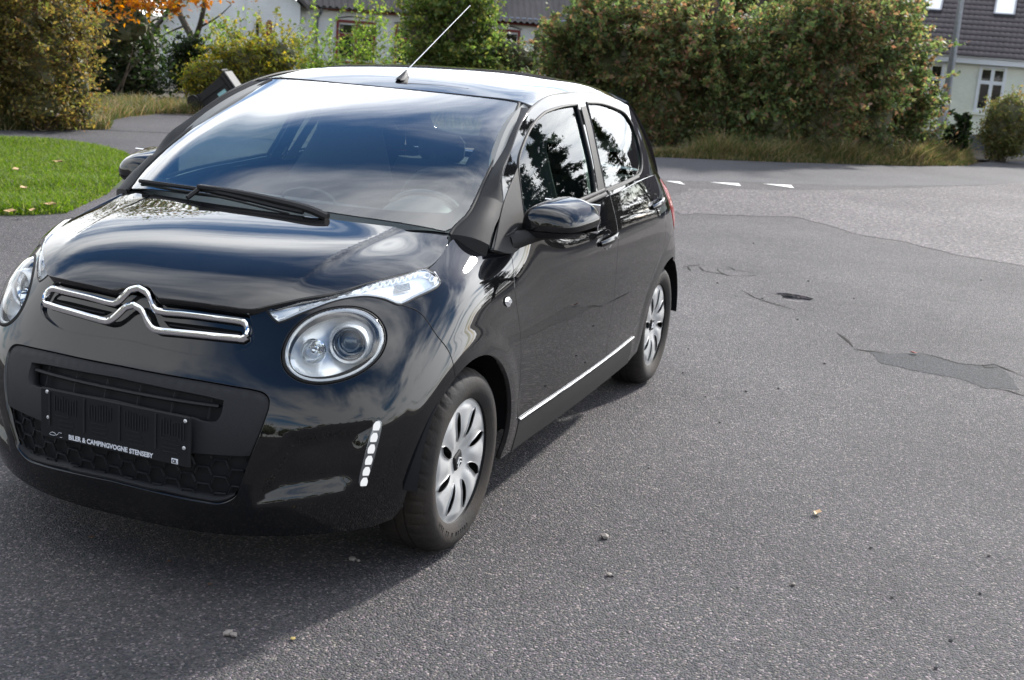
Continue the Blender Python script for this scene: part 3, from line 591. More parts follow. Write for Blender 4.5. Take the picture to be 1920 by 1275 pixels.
STONES = [(-0.33, 1.15, 0.0159, 'p'), (-0.05, 1.25, 0.0099, 'p'), (-0.05, 1.26, 0.0083, 'd'), (0.84, 0.48, 0.0131, 'p'), (0.84, 0.5, 0.0116, 'p'), (0.25, 0.53, 0.0115, 'p'), (0.25, 0.55, 0.0066, 'p'), (-0.17, 1.62, 0.0084, 'd'), (-0.73, 1.96, 0.0113, 'd'), (-0.35, 2.06, 0.0121, 'd'), (-0.53, 2.31, 0.0108, 'd'), (-1.1, 1.09, 0.0083, 'd'), (-1.88, 1.2, 0.0119, 'd'), (-2.48, 1.2, 0.0157, 'd'), (-2.64, 1.33, 0.0133, 'd'), (-2.64, 0.85, 0.0108, 'd'), (-3.33, 1.46, 0.0147, 'd'), (-7.07, 2.18, 0.0134, 'd'), (-5.91, 1.0, 0.0161, 'd'), (-5.31, 0.45, 0.0153, 'd'), (-7.49, 0.3, 0.0142, 'd'), (-4.42, 1.15, 0.0136, 'd'), (-0.5, 1.3, 0.0091, 'd'), (0.07, 2.21, 0.0125, 'd'), (-0.28, 1.77, 0.0085, 'p'), (-0.13, 2.24, 0.0131, 'd'), (-0.88, 2.33, 0.0077, 'p'), (0.61, 0.27, 0.0079, 'b'), (0.54, 0.08, 0.0082, 'b'), (0.51, -0.22, 0.0086, 'b'), (0.78, 0.64, 0.0087, 'y'), (0.7, 0.77, 0.0087, 'd'), (-2.26, 1.05, 0.0101, 'd'), (-3.17, 0.75, 0.0088, 'd'), (-4.97, 0.83, 0.0146, 'd'), (-5.45, 1.38, 0.0115, 'd')]
LEAVES = [(-0.95, 1.75, 'tan'), (-3.92, 1.88, 'red'), (-3.86, -4.49, 'tan'), (-4.01, -4.43, 'tan'), (-6.58, -6.37, 'tan'), (-4.89, -5.29, 'tan'), (-4.35, -4.55, 'tan'), (-5.78, -6.17, 'tan')]
# ------------------------------------------------------------------ ground, road, lawn
def fast_mesh(name, V, F, mats, parent=None, smooth=False, mat_idx=None):
    """V (n,3), F (m,k) arrays of equal-sided faces"""
    V = np.asarray(V, np.float32); F = np.asarray(F, np.int32); k = F.shape[1]
    me = bpy.data.meshes.new(name); me.vertices.add(len(V)); me.vertices.foreach_set('co', V.ravel())
    me.loops.add(F.size); me.loops.foreach_set('vertex_index', F.ravel())
    me.polygons.add(len(F)); me.polygons.foreach_set('loop_start', np.arange(0, F.size, k, dtype=np.int32))
    if smooth: me.polygons.foreach_set('use_smooth', np.ones(len(F), bool))
    for m_ in (mats if isinstance(mats, (list, tuple)) else [mats]): me.materials.append(m_)
    if mat_idx is not None: me.polygons.foreach_set('material_index', np.asarray(mat_idx, np.int32))
    me.update(); me.validate()
    return link(bpy.data.objects.new(name, me), parent)

def asphalt_material(name, dark, light, stone, grain=150, bump=.6, warm=(1, 1, 1), patch=.5, rough=.84, mott=.18):
    m, t, o = mat_new(name); b = N(t, 'ShaderNodeBsdfPrincipled'); t.links.new(b.outputs[0], o.inputs[0])
    b.inputs['Roughness'].default_value = rough; b.inputs['Specular IOR Level'].default_value = .20
    c = N(t, 'ShaderNodeTexCoord'); L = t.links.new
    v = N(t, 'ShaderNodeTexVoronoi'); v.inputs['Scale'].default_value = grain; L(c.outputs['Object'], v.inputs['Vector'])
    v2 = N(t, 'ShaderNodeTexVoronoi'); v2.inputs['Scale'].default_value = grain * .47; L(c.outputs['Object'], v2.inputs['Vector'])
    n1 = N(t, 'ShaderNodeTexNoise'); n1.inputs['Scale'].default_value = .55; n1.inputs['Detail'].default_value = 6; L(c.outputs['Object'], n1.inputs['Vector'])
    n2 = N(t, 'ShaderNodeTexNoise'); n2.inputs['Scale'].default_value = 7; n2.inputs['Detail'].default_value = 7; L(c.outputs['Object'], n2.inputs['Vector'])
    n3 = N(t, 'ShaderNodeTexNoise'); n3.inputs['Scale'].default_value = grain * .9; n3.inputs['Detail'].default_value = 2; L(c.outputs['Object'], n3.inputs['Vector'])
    base = N(t, 'ShaderNodeMix', data_type='RGBA'); base.inputs[6].default_value = (*dark, 1); base.inputs[7].default_value = (*light, 1)
    s = N(t, 'ShaderNodeMath', operation='ADD'); h = N(t, 'ShaderNodeMath', operation='MULTIPLY'); h.inputs[1].default_value = patch
    L(n2.outputs['Fac'], h.inputs[0]); L(h.outputs[0], s.inputs[0])
    h2 = N(t, 'ShaderNodeMath', operation='MULTIPLY_ADD'); h2.inputs[1].default_value = 2.2; h2.inputs[2].default_value = -1.05; L(n1.outputs['Fac'], h2.inputs[0]); L(h2.outputs[0], s.inputs[1])
    L(s.outputs[0], base.inputs[0])
    # single chippings: every cell its own grey
    sep = N(t, 'ShaderNodeSeparateColor'); L(v.outputs['Color'], sep.inputs[0])
    r = N(t, 'ShaderNodeValToRGB'); e = r.color_ramp.elements; e[0].position = .0; e[0].color = (.55, .55, .56, 1); e[1].position = 1; e[1].color = (*stone, 1)
    k = r.color_ramp.elements.new(.55); k.color = (.88, .88, .89, 1); k2 = r.color_ramp.elements.new(.88); k2.color = (1.18, 1.16, 1.13, 1)
    L(sep.outputs[0], r.inputs[0])
    mul = N(t, 'ShaderNodeMix', data_type='RGBA', blend_type='MULTIPLY'); mul.inputs[0].default_value = 1; L(base.outputs[2], mul.inputs[6]); L(r.outputs[0], mul.inputs[7])
    tn = N(t, 'ShaderNodeMix', data_type='RGBA', blend_type='MULTIPLY'); tn.inputs[0].default_value = .16; L(mul.outputs[2], tn.inputs[6]); hv = N(t, 'ShaderNodeHueSaturation'); hv.inputs['Value'].default_value = 1.7; hv.inputs['Saturation'].default_value = .7; L(v.outputs['Color'], hv.inputs['Color']); L(hv.outputs[0], tn.inputs[7])
    # scattered dark pits and dirt
    v3 = N(t, 'ShaderNodeTexVoronoi'); v3.inputs['Scale'].default_value = 14; L(c.outputs['Object'], v3.inputs['Vector']); pr = N(t, 'ShaderNodeMapRange'); pr.inputs['From Min'].default_value = .035; pr.inputs['From Max'].default_value = .075; pr.inputs['To Min'].default_value = .45; L(v3.outputs['Distance'], pr.inputs['Value'])
    n4 = N(t, 'ShaderNodeTexNoise'); n4.inputs['Scale'].default_value = grain * .3; n4.inputs['Detail'].default_value = 4; L(c.outputs['Object'], n4.inputs['Vector']); q4 = N(t, 'ShaderNodeMapRange'); q4.inputs['From Min'].default_value = .3; q4.inputs['From Max'].default_value = .7; q4.inputs['To Min'].default_value = 1 - mott; q4.inputs['To Max'].default_value = 1 + mott; L(n4.outputs['Fac'], q4.inputs['Value'])
    pm_ = N(t, 'ShaderNodeMath', operation='MULTIPLY'); L(pr.outputs[0], pm_.inputs[0]); L(q4.outputs[0], pm_.inputs[1]); sc2 = N(t, 'ShaderNodeVectorMath', operation='SCALE'); L(tn.outputs[2], sc2.inputs[0]); L(pm_.outputs[0], sc2.inputs['Scale']); L(sc2.outputs[0], b.inputs['Base Color'])
    hs = N(t, 'ShaderNodeMath', operation='MULTIPLY_ADD'); hs.inputs[1].default_value = .35; L(n3.outputs['Fac'], hs.inputs[0]); L(v.outputs['Distance'], hs.inputs[2])
    hs2 = N(t, 'ShaderNodeMath', operation='MULTIPLY_ADD'); hs2.inputs[1].default_value = .5; L(v2.outputs['Distance'], hs2.inputs[0]); L(hs.outputs[0], hs2.inputs[2])
    k = N(t, 'ShaderNodeBump'); k.inputs['Strength'].default_value = bump; k.inputs['Distance'].default_value = .0035; k.invert = True; L(hs2.outputs[0], k.inputs['Height']); L(k.outputs[0], b.inputs['Normal'])
    return m
M['asphalt'] = asphalt_material('worn_asphalt', (.056, .0535, .0555), (.096, .092, .094), (2.7, 2.6, 2.5), grain=165, bump=1.3, patch=.8)
M['road'] = asphalt_material('road_asphalt', (.064, .063, .068), (.096, .095, .101), (1.6, 1.6, 1.55), grain=130, bump=.4)
M['chips'] = asphalt_material('chip_sealed_asphalt', (.072, .067, .070), (.118, .110, .113), (2.2, 2.05, 1.95), grain=70, bump=1.2, patch=.8, mott=.45)
M['worn'] = asphalt_material('bare_stone_patch', (.015, .0175, .021), (.028, .031, .036), (1.9, 1.9, 1.95), grain=100, bump=1.0)
M['crack'] = pbr('crack_dirt', (.020, .018, .016), .95, spec=.1)
M['earth'] = pbr('earth', (.060, .048, .034), .95, bump=(8, .6, 8), vary=(3, .5))
M['turf'] = pbr('turf_floor', (.030, .042, .012), .9, bump=(40, .6, 6), vary=(2.5, .5))
M['marking'] = pbr('road_marking_paint', (.62, .62, .60), .7, bump=(60, .3), vary=(30, .22))

terrain = mesh_obj('terrain', [(-400, -400, -.03), (400, -400, -.03), (400, 400, -.03), (-400, 400, -.03)], [(0, 1, 2, 3)], M['earth'], smooth=False); tag(terrain, kind='structure')
def sheet(name, P, z, mat, kind='structure', holes=(), rough=0.0, step=.4, seed=1):
    """flat sheet with an outline, edges made ragged by rough"""
    rn = np.random.default_rng(seed); out = []
    loops = []
    for poly, rg in [(P, rough)] + [(h, .016 if rough else 0) for h in holes]:
        A = resample(np.array(poly, float), (step if rg == rough else .05) if rg else 9, corner=40)
        if rg:
            nrm = np.roll(A, -1, 0) - np.roll(A, 1, 0); nrm = np.stack([-nrm[:, 1], nrm[:, 0]], 1); nrm /= np.linalg.norm(nrm, axis=1)[:, None] + 1e-9
            w = rn.normal(0, 1, len(A)); w = .5 * w + .5 * (np.roll(w, 1) + np.roll(w, -1)) / 2; A = A + nrm * (w * rg)[:, None]
        if area2(A) < 0: A = A[::-1]
        loops.append(A)
    pts = np.vstack(loops); E = []; n = 0
    for Lp in loops: E += [(n + i, n + (i + 1) % len(Lp)) for i in range(len(Lp))]; n += len(Lp)
    vv, ee, ff, *_ = delaunay_2d_cdt([Vector(q) for q in pts], E, [], 0, 1e-7)
    uv = np.array([q[:] for q in vv]); F = np.array([f for f in ff if len(f) == 3]); c = uv[F].mean(1); keep = inside(loops[0], c)
    for Lp in loops[1:]: keep &= ~inside(Lp, c)
    F = F[keep]; o = mesh_obj(name, np.hstack([uv, np.full((len(uv), 1), z)]), F, mat, smooth=False)
    bm = bmesh.new(); bm.from_mesh(o.data)
    for f in bm.faces:
        if f.normal.z < 0: f.normal_flip()
    bm.to_mesh(o.data); bm.free(); tag(o, kind=kind); return o, loops
YARD = [(14, -18), (14, 16), (-9, 16), (-22, 12), (-40, 8), (-40, 2.2), (-22.2, 1.95), (-20.3, 1.55), (-18.8, .72), (-17.6, -.35), (-16.6, -1.2), (-15.2, -2.6), (-12.6, -5.2), (-11.6, -6.6), (-11.0, -7.9), (-10.3, -8.7), (-9.6, -9.0), (-8.8, -9.2), (-7.4, -10.2), (-4, -13), (0, -18)]
yard, loops = sheet('asphalt_yard', YARD, 0.0, M['asphalt'], holes=[POT1, POT2], rough=.05, step=.25)
for H, dpt in zip(loops[1:], (.035, .03)):                      # potholes sunk into the surface
    c = H.mean(0); n = len(H); V = []; F = []; pr = ((H - c) @ np.array([.94, .34])); pr = pr / (np.abs(pr).max() + 1e-9)
    near = np.clip(.55 - .6 * pr, .12, 1)                       # a broken edge on the far side, running out gently on the near one
    for k, (s_, z_) in enumerate(((1, 0), (.95, -dpt * .8), (.6, -dpt * .85), (.05, -dpt * .6))):
        V += [(*(c + (q - c) * s_), z_ * (f_ if k < 3 else .7)) for q, f_ in zip(H, near)]
    for k in range(3): F += [(k * n + i, k * n + (i + 1) % n, (k + 1) * n + (i + 1) % n, (k + 1) * n + i) for i in range(n)]
    o = MB().add(V, F).build('pothole', M['chips'], yard, smooth=False)
road, _ = sheet('road', [(-15.1, -2.75), (-12.5, -5.3), (-11.5, -6.7), (-10.9, -8.0), (-10.2, -8.8), (-8.8, -9.3), (-7.6, -8.3), (-9.6, -5.4), (-11.6, -2.2), (-12.9, -.85), (-14.4, .65), (-18, 2.7), (-30, 7.8), (-40, 7.9), (-40, 2.25), (-22.3, 2.0), (-20.3, 1.6), (-18.8, .77), (-17.5, -.4), (-16.6, -1.25)], .0015, M['road'], rough=.04, step=.25)
apron, _ = sheet('chip_sealed_apron', [(p_[0], p_[1]) for p_ in APRON], .003, M['chips'], rough=.05, step=.12, seed=4)
worn, _ = sheet('worn_patch', WORN, .0015, M['worn'], rough=.012, step=.05, seed=5)
for i, tr in enumerate(TRIS):
    o = mesh_obj('road_marking', [(*q, .006) for q in tr], [(0, 1, 2)], M['marking'], smooth=False)
    if o.data.polygons[0].normal.z < 0: o.data.flip_normals()
    tag(o, ['white give-way triangle on the road, nearest to the black car', 'middle white give-way triangle of the row across the road', 'white give-way triangle at the end of the row by the chip-sealed apron'][i], 'road marking', 'give-way triangles across the road')
crk = MB()
for k, c_ in enumerate(CRACKS):
    A = resample(np.array(c_, float), .03, closed=False); rn = np.random.default_rng(k); nrm = np.gradient(A, axis=0); nrm = np.stack([-nrm[:, 1], nrm[:, 0]], 1); nrm /= np.linalg.norm(nrm, axis=1)[:, None] + 1e-9
    A = A + nrm * np.cumsum(rn.normal(0, .0035, len(A)))[:, None] * .5; w = .002 + .007 * np.convolve(np.abs(rn.normal(0, 1, len(A) + 6)) ** 1.5, np.ones(7) / 7, 'valid')[:len(A)]; w = w * np.sin(np.linspace(.15, math.pi - .15, len(A)))
    V = [(*q, .0026) for q in A + nrm * w[:, None]] + [(*q, .0026) for q in A - nrm * w[:, None]]; n = len(A)
    crk.add(V, [(i, i + 1, n + i + 1, n + i) for i in range(n - 1)])
o = crk.build('cracks', M['crack'], None, smooth=False); tag(o, kind='stuff'); o['label'] = 'dark ragged cracks in the grey asphalt beside the potholes'; o['category'] = 'cracks'
lawn, lawn_loops = sheet('lawn', LAWN, .003, M['turf'], rough=.05, step=.15)
verge, vl = sheet('verge', [(-8.9, -9.25), (-9.7, -9.05), (-10.4, -8.75), (-10.9, -8.2), (-11.2, -7.4), (-11.9, -6.3), (-12.8, -5.1), (-15.3, -2.6), (-16.7, -1.15), (-17.7, -.32), (-18.9, .75), (-20.4, 1.6), (-22.2, 1.75), (-23.4, 2.6), (-26.2, 3.6), (-29, 3), (-40, -10), (-30, -26), (-12, -22), (-9, -14)], .003, M['earth'], rough=.06, step=.2, seed=6)
drive, _ = sheet('driveway', [(-10.3, -8.75), (-10.9, -8.1), (-12.6, -9.1), (-13.6, -9.75), (-13.3, -10.1), (-12.3, -9.9), (-11.0, -9.3)], .0045, M['road'], rough=.05, step=.15, seed=8)

# grass blades
def leaf_mat(name, cols, trans=.45, rough=.55, back=None):
    """each leaf (mesh island) takes its own colour from the list; light shines through"""
    m, t, o = mat_new(name); L = t.links.new
    g = N(t, 'ShaderNodeNewGeometry'); r = N(t, 'ShaderNodeValToRGB'); r.color_ramp.interpolation = 'CONSTANT' if len(cols) > 3 else 'LINEAR'
    e = r.color_ramp.elements; e[0].position = 0; e[0].color = (*cols[0], 1); e[1].position = 1 - 1 / len(cols) if len(cols) > 3 else 1; e[1].color = (*cols[-1], 1)
    for i, c in enumerate(cols[1:-1], 1):
        k = e.new(i / len(cols) if len(cols) > 3 else i / (len(cols) - 1)); k.color = (*c, 1)
    L(g.outputs['Random Per Island'], r.inputs[0])
    b = N(t, 'ShaderNodeBsdfPrincipled'); b.inputs['Roughness'].default_value = rough; b.inputs['Specular IOR Level'].default_value = .35; L(r.outputs[0], b.inputs['Base Color'])
    tl_ = N(t, 'ShaderNodeBsdfTranslucent'); hs = N(t, 'ShaderNodeHueSaturation'); hs.inputs['Value'].default_value = 1.9; hs.inputs['Saturation'].default_value = 1.15; L(r.outputs[0], hs.inputs['Color']); L(hs.outputs[0], tl_.inputs[0])
    x = N(t, 'ShaderNodeMixShader'); x.inputs[0].default_value = trans; L(b.outputs[0], x.inputs[1]); L(tl_.outputs[0], x.inputs[2]); L(x.outputs[0], o.inputs[0]); return m
def blades(name, pts, h, w, mat, parent=None, lean=.35, seed=0, z0=0.0):
    rn = np.random.default_rng(seed); n = len(pts); h = h * rn.uniform(.5, 1.15, n) if np.isscalar(h) else h
    a = rn.uniform(0, 2 * math.pi, n); l = rn.normal(0, lean, (n, 2)) * h[:, None]
    b = np.stack([np.cos(a), np.sin(a)], 1) * w / 2 * rn.uniform(.6, 1.3, n)[:, None]
    V = np.zeros((n, 5, 3)); P = np.asarray(pts)
    V[:, 0, :2] = P - b; V[:, 1, :2] = P + b; V[:, 2, :2] = P + b * .8 + l * .35; V[:, 3, :2] = P - b * .8 + l * .35; V[:, 4, :2] = P + l
    V[:, :2, 2] = z0; V[:, 2, 2] = V[:, 3, 2] = z0 + h * .55; V[:, 4, 2] = z0 + h * rn.uniform(.85, 1, n)
    i = np.arange(n)[:, None] * 5; F = np.vstack([i + [0, 1, 2], i + [0, 2, 3], i + [3, 2, 4]])
    return fast_mesh(name, V.reshape(-1, 3), F, mat, parent)
def scatter(poly, n, seed):
    rn = np.random.default_rng(seed); P = np.array(poly); lo, hi = P.min(0), P.max(0); out = []
    while sum(map(len, out)) < n:
        q = rn.uniform(lo, hi, (n, 2)); out.append(q[inside(P, q)])
    return np.vstack(out)[:n]
M['grass'] = leaf_mat('lawn_grass', [(.060, .105, .014), (.085, .140, .018), (.110, .165, .026), (.050, .085, .012), (.13, .15, .045)], .5)
M['rough_grass'] = leaf_mat('rough_verge_grass', [(.070, .090, .026), (.055, .080, .022), (.20, .155, .080), (.095, .100, .036), (.26, .20, .115), (.055, .075, .022), (.17, .12, .06)], .4)
lp = scatter(LAWN, 60000, 1); rn = np.random.default_rng(2)
dl = edge_dist(np.array(LAWN), lp); hh = (.05 + .035 * rn.random(len(lp))) * sstep(-.08, .12, dl)
clump = np.sin(lp[:, 0] * 3.1 + np.sin(lp[:, 1] * 2.3) * 2) * .5 + .5
gr = blades('lawn_grass', lp, hh * (.75 + .5 * clump), .012, M['grass'], seed=3, lean=.45); tag(gr, 'bright green mown grass of the lawn left of the car', 'grass', kind='stuff')
VERGE_R = [(-14.9, -3.0), (-15.25, -2.62), (-16.7, -1.1), (-17.7, -.28), (-18.9, .78), (-20.4, 1.66), (-21.5, 1.8), (-22.3, 1.72), (-22.4, 1.2), (-19.6, .3), (-17.9, -1.1), (-16.4, -2.4)]
q = scatter(VERGE_R, 22000, 5); rn = np.random.default_rng(6); tuft = .5 + .5 * np.sin(q[:, 0] * 4.7 + q[:, 1] * 6.1) * np.sin(q[:, 1] * 3.3 - q[:, 0] * 2.2)
o = blades('verge_grass', q, (.10 + .42 * tuft * rn.random(len(q))) * sstep(-.02, .25, edge_dist(np.array(VERGE_R), q)) + .05, .014, M['rough_grass'], seed=7, lean=.5); tag(o, 'tall tan and green rough grass along the foot of the hedge', 'grass', kind='stuff')
VERGE_L = [(-8.6, -9.35), (-9.6, -9.0), (-10.35, -8.75), (-10.7, -9.0), (-10.6, -9.7), (-9.4, -10.2), (-8.5, -10.1)]
VERGE_B = [(-16.0, -9.8), (-17.0, -10.2), (-22, -12.6), (-24.5, -10), (-22.5, -5.8), (-17.6, -4.6), (-16.6, -6.5)]
VERGE_M = [(-11.0, -9.45), (-12.3, -9.95), (-13.3, -10.15), (-14.2, -9.9), (-15.2, -10.4), (-14.6, -11.6), (-12.8, -11.6), (-11.2, -10.4)]
for k, (poly, n) in enumerate(((VERGE_L, 6000), (VERGE_M, 9000), (VERGE_B, 14000))):
    q = scatter(poly, n, 11 + k); rn = np.random.default_rng(12 + k)
    o = blades('verge_grass', q, .08 + .20 * rn.random(n) ** 2, .012, M['rough_grass'], seed=13 + k, lean=.5); tag(o, ['rough grass under the brown shrub across the driveway', 'green grass bank below the tilted black bin', 'rough grass under the bushes before the white house'][k], 'grass', kind='stuff')

# loose stones and fallen leaves
sm = {'p': pbr('pale_stone', (.20, .175, .155), .8, vary=(60, .3)), 'd': pbr('dark_stone', (.085, .080, .080), .85, vary=(60, .3)), 'b': pbr('brown_leaf_bit', (.10, .05, .025), .8), 'y': pbr('yellow_crumb', (.26, .20, .06), .8)}
where = {'p': 'pale pebble lying on the asphalt', 'd': 'dark chipping lying loose on the asphalt', 'b': 'brown leaf scrap in the shadow before the bumper', 'y': 'yellowish crumb on the asphalt before the bumper'}
for k, (x_, y_, r_, c_) in enumerate(STONES):
    rnd = random.Random(k); r_ *= .58 if c_ == 'd' else 1; bm = bmesh.new(); bmesh.ops.create_icosphere(bm, subdivisions=1, radius=1)
    for v in bm.verts: v.co *= rnd.uniform(.75, 1.2)
    bmesh.ops.scale(bm, vec=(r_ * rnd.uniform(.9, 1.3), r_, r_ * (.62 if c_ in 'pd' else .2)), verts=bm.verts); bmesh.ops.rotate(bm, cent=(0, 0, 0), matrix=Matrix.Rotation(rnd.uniform(0, 6), 3, 'Z'), verts=bm.verts)
    me = bpy.data.meshes.new('stone'); bm.to_mesh(me); bm.free(); me.materials.append(sm[c_])
    o = link(bpy.data.objects.new('stone' if c_ in 'pd' else 'leaf_scrap' if c_ == 'b' else 'crumb', me)); o.location = (x_, y_, r_ * .35 + .002)
    pal = {0: 'largest pale pebble on the sunlit asphalt right of the front tyre', 1: 'small pale pebble lying against a dark chipping before the front tyre', 3: 'left one of the pair of pinkish pebbles before the bumper', 4: 'right one of the pair of pinkish pebbles before the bumper', 5: 'pale pebble in the shade beside the front tyre', 6: 'tiny pale crumb of stone touching the pebble in the shade by the tyre', 24: 'pale pebble in the middle of the open asphalt at the bottom', 26: 'pale pebble near the right edge of the asphalt'}
    tag(o, pal.get(k, where[c_]), {'p': 'pebble', 'd': 'stone', 'b': 'leaf scrap', 'y': 'crumb'}[c_], {'p': 'pale pebbles on the asphalt', 'd': 'dark chippings on the asphalt', 'b': 'leaf scraps before the bumper', 'y': 'crumbs'}[c_])
lm_ = {'tan': pbr('tan_dead_leaf', (.36, .22, .10), .7), 'red': pbr('red_dead_leaf', (.34, .06, .035), .6)}
for k, (x_, y_, c_) in enumerate(LEAVES):
    rnd = random.Random(50 + k); s_ = .022 if k < 2 else .045
    V = [(-1.2, 0, .15), (-.4, .55, .35), (.5, .6, .1), (1.3, 0, .3), (.5, -.6, .25), (-.4, -.55, .45), (0, 0, 0)]; F = [(6, i, (i + 1) % 6) for i in range(6)]
    o = mesh_obj('fallen_leaf', [(a * s_, b * s_, c * s_ + .004 + (.05 if k > 1 else 0)) for a, b, c in V], F, lm_[c_], smooth=False); o.location = (x_, y_, .004); o.rotation_euler = (0, 0, rnd.uniform(0, 6))
    lab = ['curled tan leaf alone on the asphalt right of the front wheel', 'small red leaf at the edge of the worn patch'][k] if k < 2 else 'dead tan leaf on the lawn'
    tag(o, lab, 'leaf', None if k < 2 else 'dead leaves on the lawn')
# ------------------------------------------------------------------ shrubs and trees
def leaves(name, blobs, n, size, mat, parent, seed, clump=.16, shell=.35, up=.25, floor=.03, shoots=0, shoot_h=.5):
    """leaves in clumps through the volume of some ellipsoids: uneven edge, gaps, and shoots above"""
    rn = np.random.default_rng(seed); B = np.array(blobs); vol = B[:, 3] * B[:, 3] * B[:, 4]; vol = vol / vol.sum(); P = []
    nc = max(12, n // 26)
    for b, f in zip(B, vol):
        k = max(3, int(nc * f)); d = rn.normal(0, 1, (k, 3)); d /= np.linalg.norm(d, axis=1)[:, None]; r = (rn.uniform(shell, 1, k)) ** .6; r *= 1 + .22 * np.sin(d[:, 1] * 5 + seed) * np.sin(d[:, 2] * 6 + 2 * seed) + rn.normal(0, .07, k)
        rx = b[3]; c = b[:3] + d * r[:, None] * [rx * .8, rx, b[4]] * rn.uniform(.85, 1.12, (k, 1))
        m = max(1, int(n * f / k)); s = clump * rn.uniform(.5, 1.3, (k, 1, 1)) * min(1, 1.6 * min(b[3], b[4]) / .6)
        P.append((c[:, None] + rn.normal(0, 1, (k, m, 3)) * s * [1, 1, .8]).reshape(-1, 3))
    for j in range(shoots):
        b = B[rn.integers(len(B))]; st = b[:3] + [rn.uniform(-.5, .5) * b[3], rn.uniform(-.8, .8) * b[3], b[4] * .6]; L_ = shoot_h * rn.uniform(.5, 1.2); k = int(20 + 46 * L_); ln = rn.normal(0, .32, 2)
        t_ = rn.uniform(0, 1, k); P.append(np.stack([st[0] + ln[0] * t_ * L_, st[1] + ln[1] * t_ * L_, st[2] + t_ * L_], 1) + rn.normal(0, .045, (k, 3)) * (1.15 - .8 * t_[:, None]))
    P = np.vstack(P); P = P[P[:, 2] > floor]; n = len(P)
    nr = rn.normal(0, 1, (n, 3)); nr[:, 2] = np.abs(nr[:, 2]) + up; nr /= np.linalg.norm(nr, axis=1)[:, None]
    a = np.cross(nr, rn.normal(0, 1, (n, 3))); a /= np.linalg.norm(a, axis=1)[:, None]; b = np.cross(nr, a); s = size * rn.uniform(.55, 1.35, (n, 1))
    V = np.stack([P - a * s, P + b * s * .55 + nr * s * .12, P + a * s, P - b * s * .55 + nr * s * .12], 1)
    return fast_mesh(name, V.reshape(-1, 3), np.arange(n * 4).reshape(-1, 4), mat, parent)
M['bark'] = pbr('bark', (.055, .043, .032), .9, bump=(40, .6, 5), vary=(12, .4))
M['twig'] = pbr('twigs', (.070, .050, .034), .9)
def sprays(name, blobs, n, per, size, mat, parent, seed, twig_parent=None):
    """arching leafy branches reaching out of the mass, with their bare twigs"""
    rn = np.random.default_rng(seed); B = np.array(blobs); P = []; mb = MB(); w = B[:, 3] * B[:, 4]; w = w / w.sum()
    for k in range(n):
        b = B[rn.choice(len(B), p=w)]; d = rn.normal(0, 1, 3); d[2] = abs(d[2]) * 1.1 + .15; d /= np.linalg.norm(d); R_ = np.array([b[3] * .85, b[3], b[4]])
        st = b[:3] + d * R_ * rn.uniform(.35, .7); L_ = rn.uniform(.35, .85) * min(1.0, b[3] + b[4]); t_ = np.linspace(0, 1, 6); drp = rn.uniform(.1, .5)
        side = rn.normal(0, .25, 3); path = st + np.outer(t_, (d + side) * L_) + np.outer(t_ ** 2, [0, 0, .25 * L_ - drp * L_])
        mb.tube(path, list(np.linspace(.007, .002, 6)), n=3, caps=False); m = int(per * rn.uniform(.5, 1.4)); u = rn.random(m) ** .8
        q = np.stack([np.interp(u, t_, path[:, i]) for i in range(3)], 1) + rn.normal(0, 1, (m, 3)) * .05 * (1.2 - .75 * u[:, None]); P.append(q)
    P = np.vstack(P); P = P[P[:, 2] > .03]; n = len(P); nr = rn.normal(0, 1, (n, 3)); nr[:, 2] = np.abs(nr[:, 2]) + .2; nr /= np.linalg.norm(nr, axis=1)[:, None]
    a = np.cross(nr, rn.normal(0, 1, (n, 3))); a /= np.linalg.norm(a, axis=1)[:, None]; b = np.cross(nr, a); s = size * rn.uniform(.5, 1.5, (n, 1))
    V = np.stack([P - a * s, P + b * s * .55 + nr * s * .15, P + a * s, P - b * s * .55 + nr * s * .15], 1)
    o = fast_mesh(name, V.reshape(-1, 3), np.arange(n * 4).reshape(-1, 4), mat, parent); t2 = mb.build('twig', M['twig'], parent, smooth=False); t2['kind'] = 'stuff'; return o
def stems(name, blobs, parent, seed, n=14, r=.012, mat='twig'):
    rn = np.random.default_rng(seed); mb = MB(); B = np.array(blobs); base = np.array([B[:, 0].mean(), B[:, 1].mean(), 0])
    for k in range(n):
        b = B[rn.integers(len(B))]; tip = b[:3] + rn.uniform(-.8, .8, 3) * [b[3], b[3], b[4]]; st = np.array([b[0] * .8 + base[0] * .2 + rn.normal(0, .12), b[1] * .8 + base[1] * .2 + rn.normal(0, .12), 0.0])
        tip[2] = max(tip[2], .2); mid = st * .5 + tip * .5 + rn.normal(0, .08, 3); mb.tube(curve_pts([st, mid, tip], 7), list(np.linspace(r, r * .3, 7)), n=5)
    return mb.build(name, M[mat], parent)
def core(name, blobs, parent, mat, seed, k=.62):  # solid filling added behind the leaves so the bush reads opaque
    """rough closed mass added inside a thicket to block the view through it"""
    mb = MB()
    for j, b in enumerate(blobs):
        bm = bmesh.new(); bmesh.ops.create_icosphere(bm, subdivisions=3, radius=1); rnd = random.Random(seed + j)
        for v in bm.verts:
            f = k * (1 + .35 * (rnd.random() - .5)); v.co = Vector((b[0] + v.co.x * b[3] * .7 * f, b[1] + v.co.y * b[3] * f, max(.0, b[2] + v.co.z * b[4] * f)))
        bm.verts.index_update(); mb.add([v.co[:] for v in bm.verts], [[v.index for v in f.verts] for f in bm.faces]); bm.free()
    return mb.build(name, mat, parent, smooth=False)
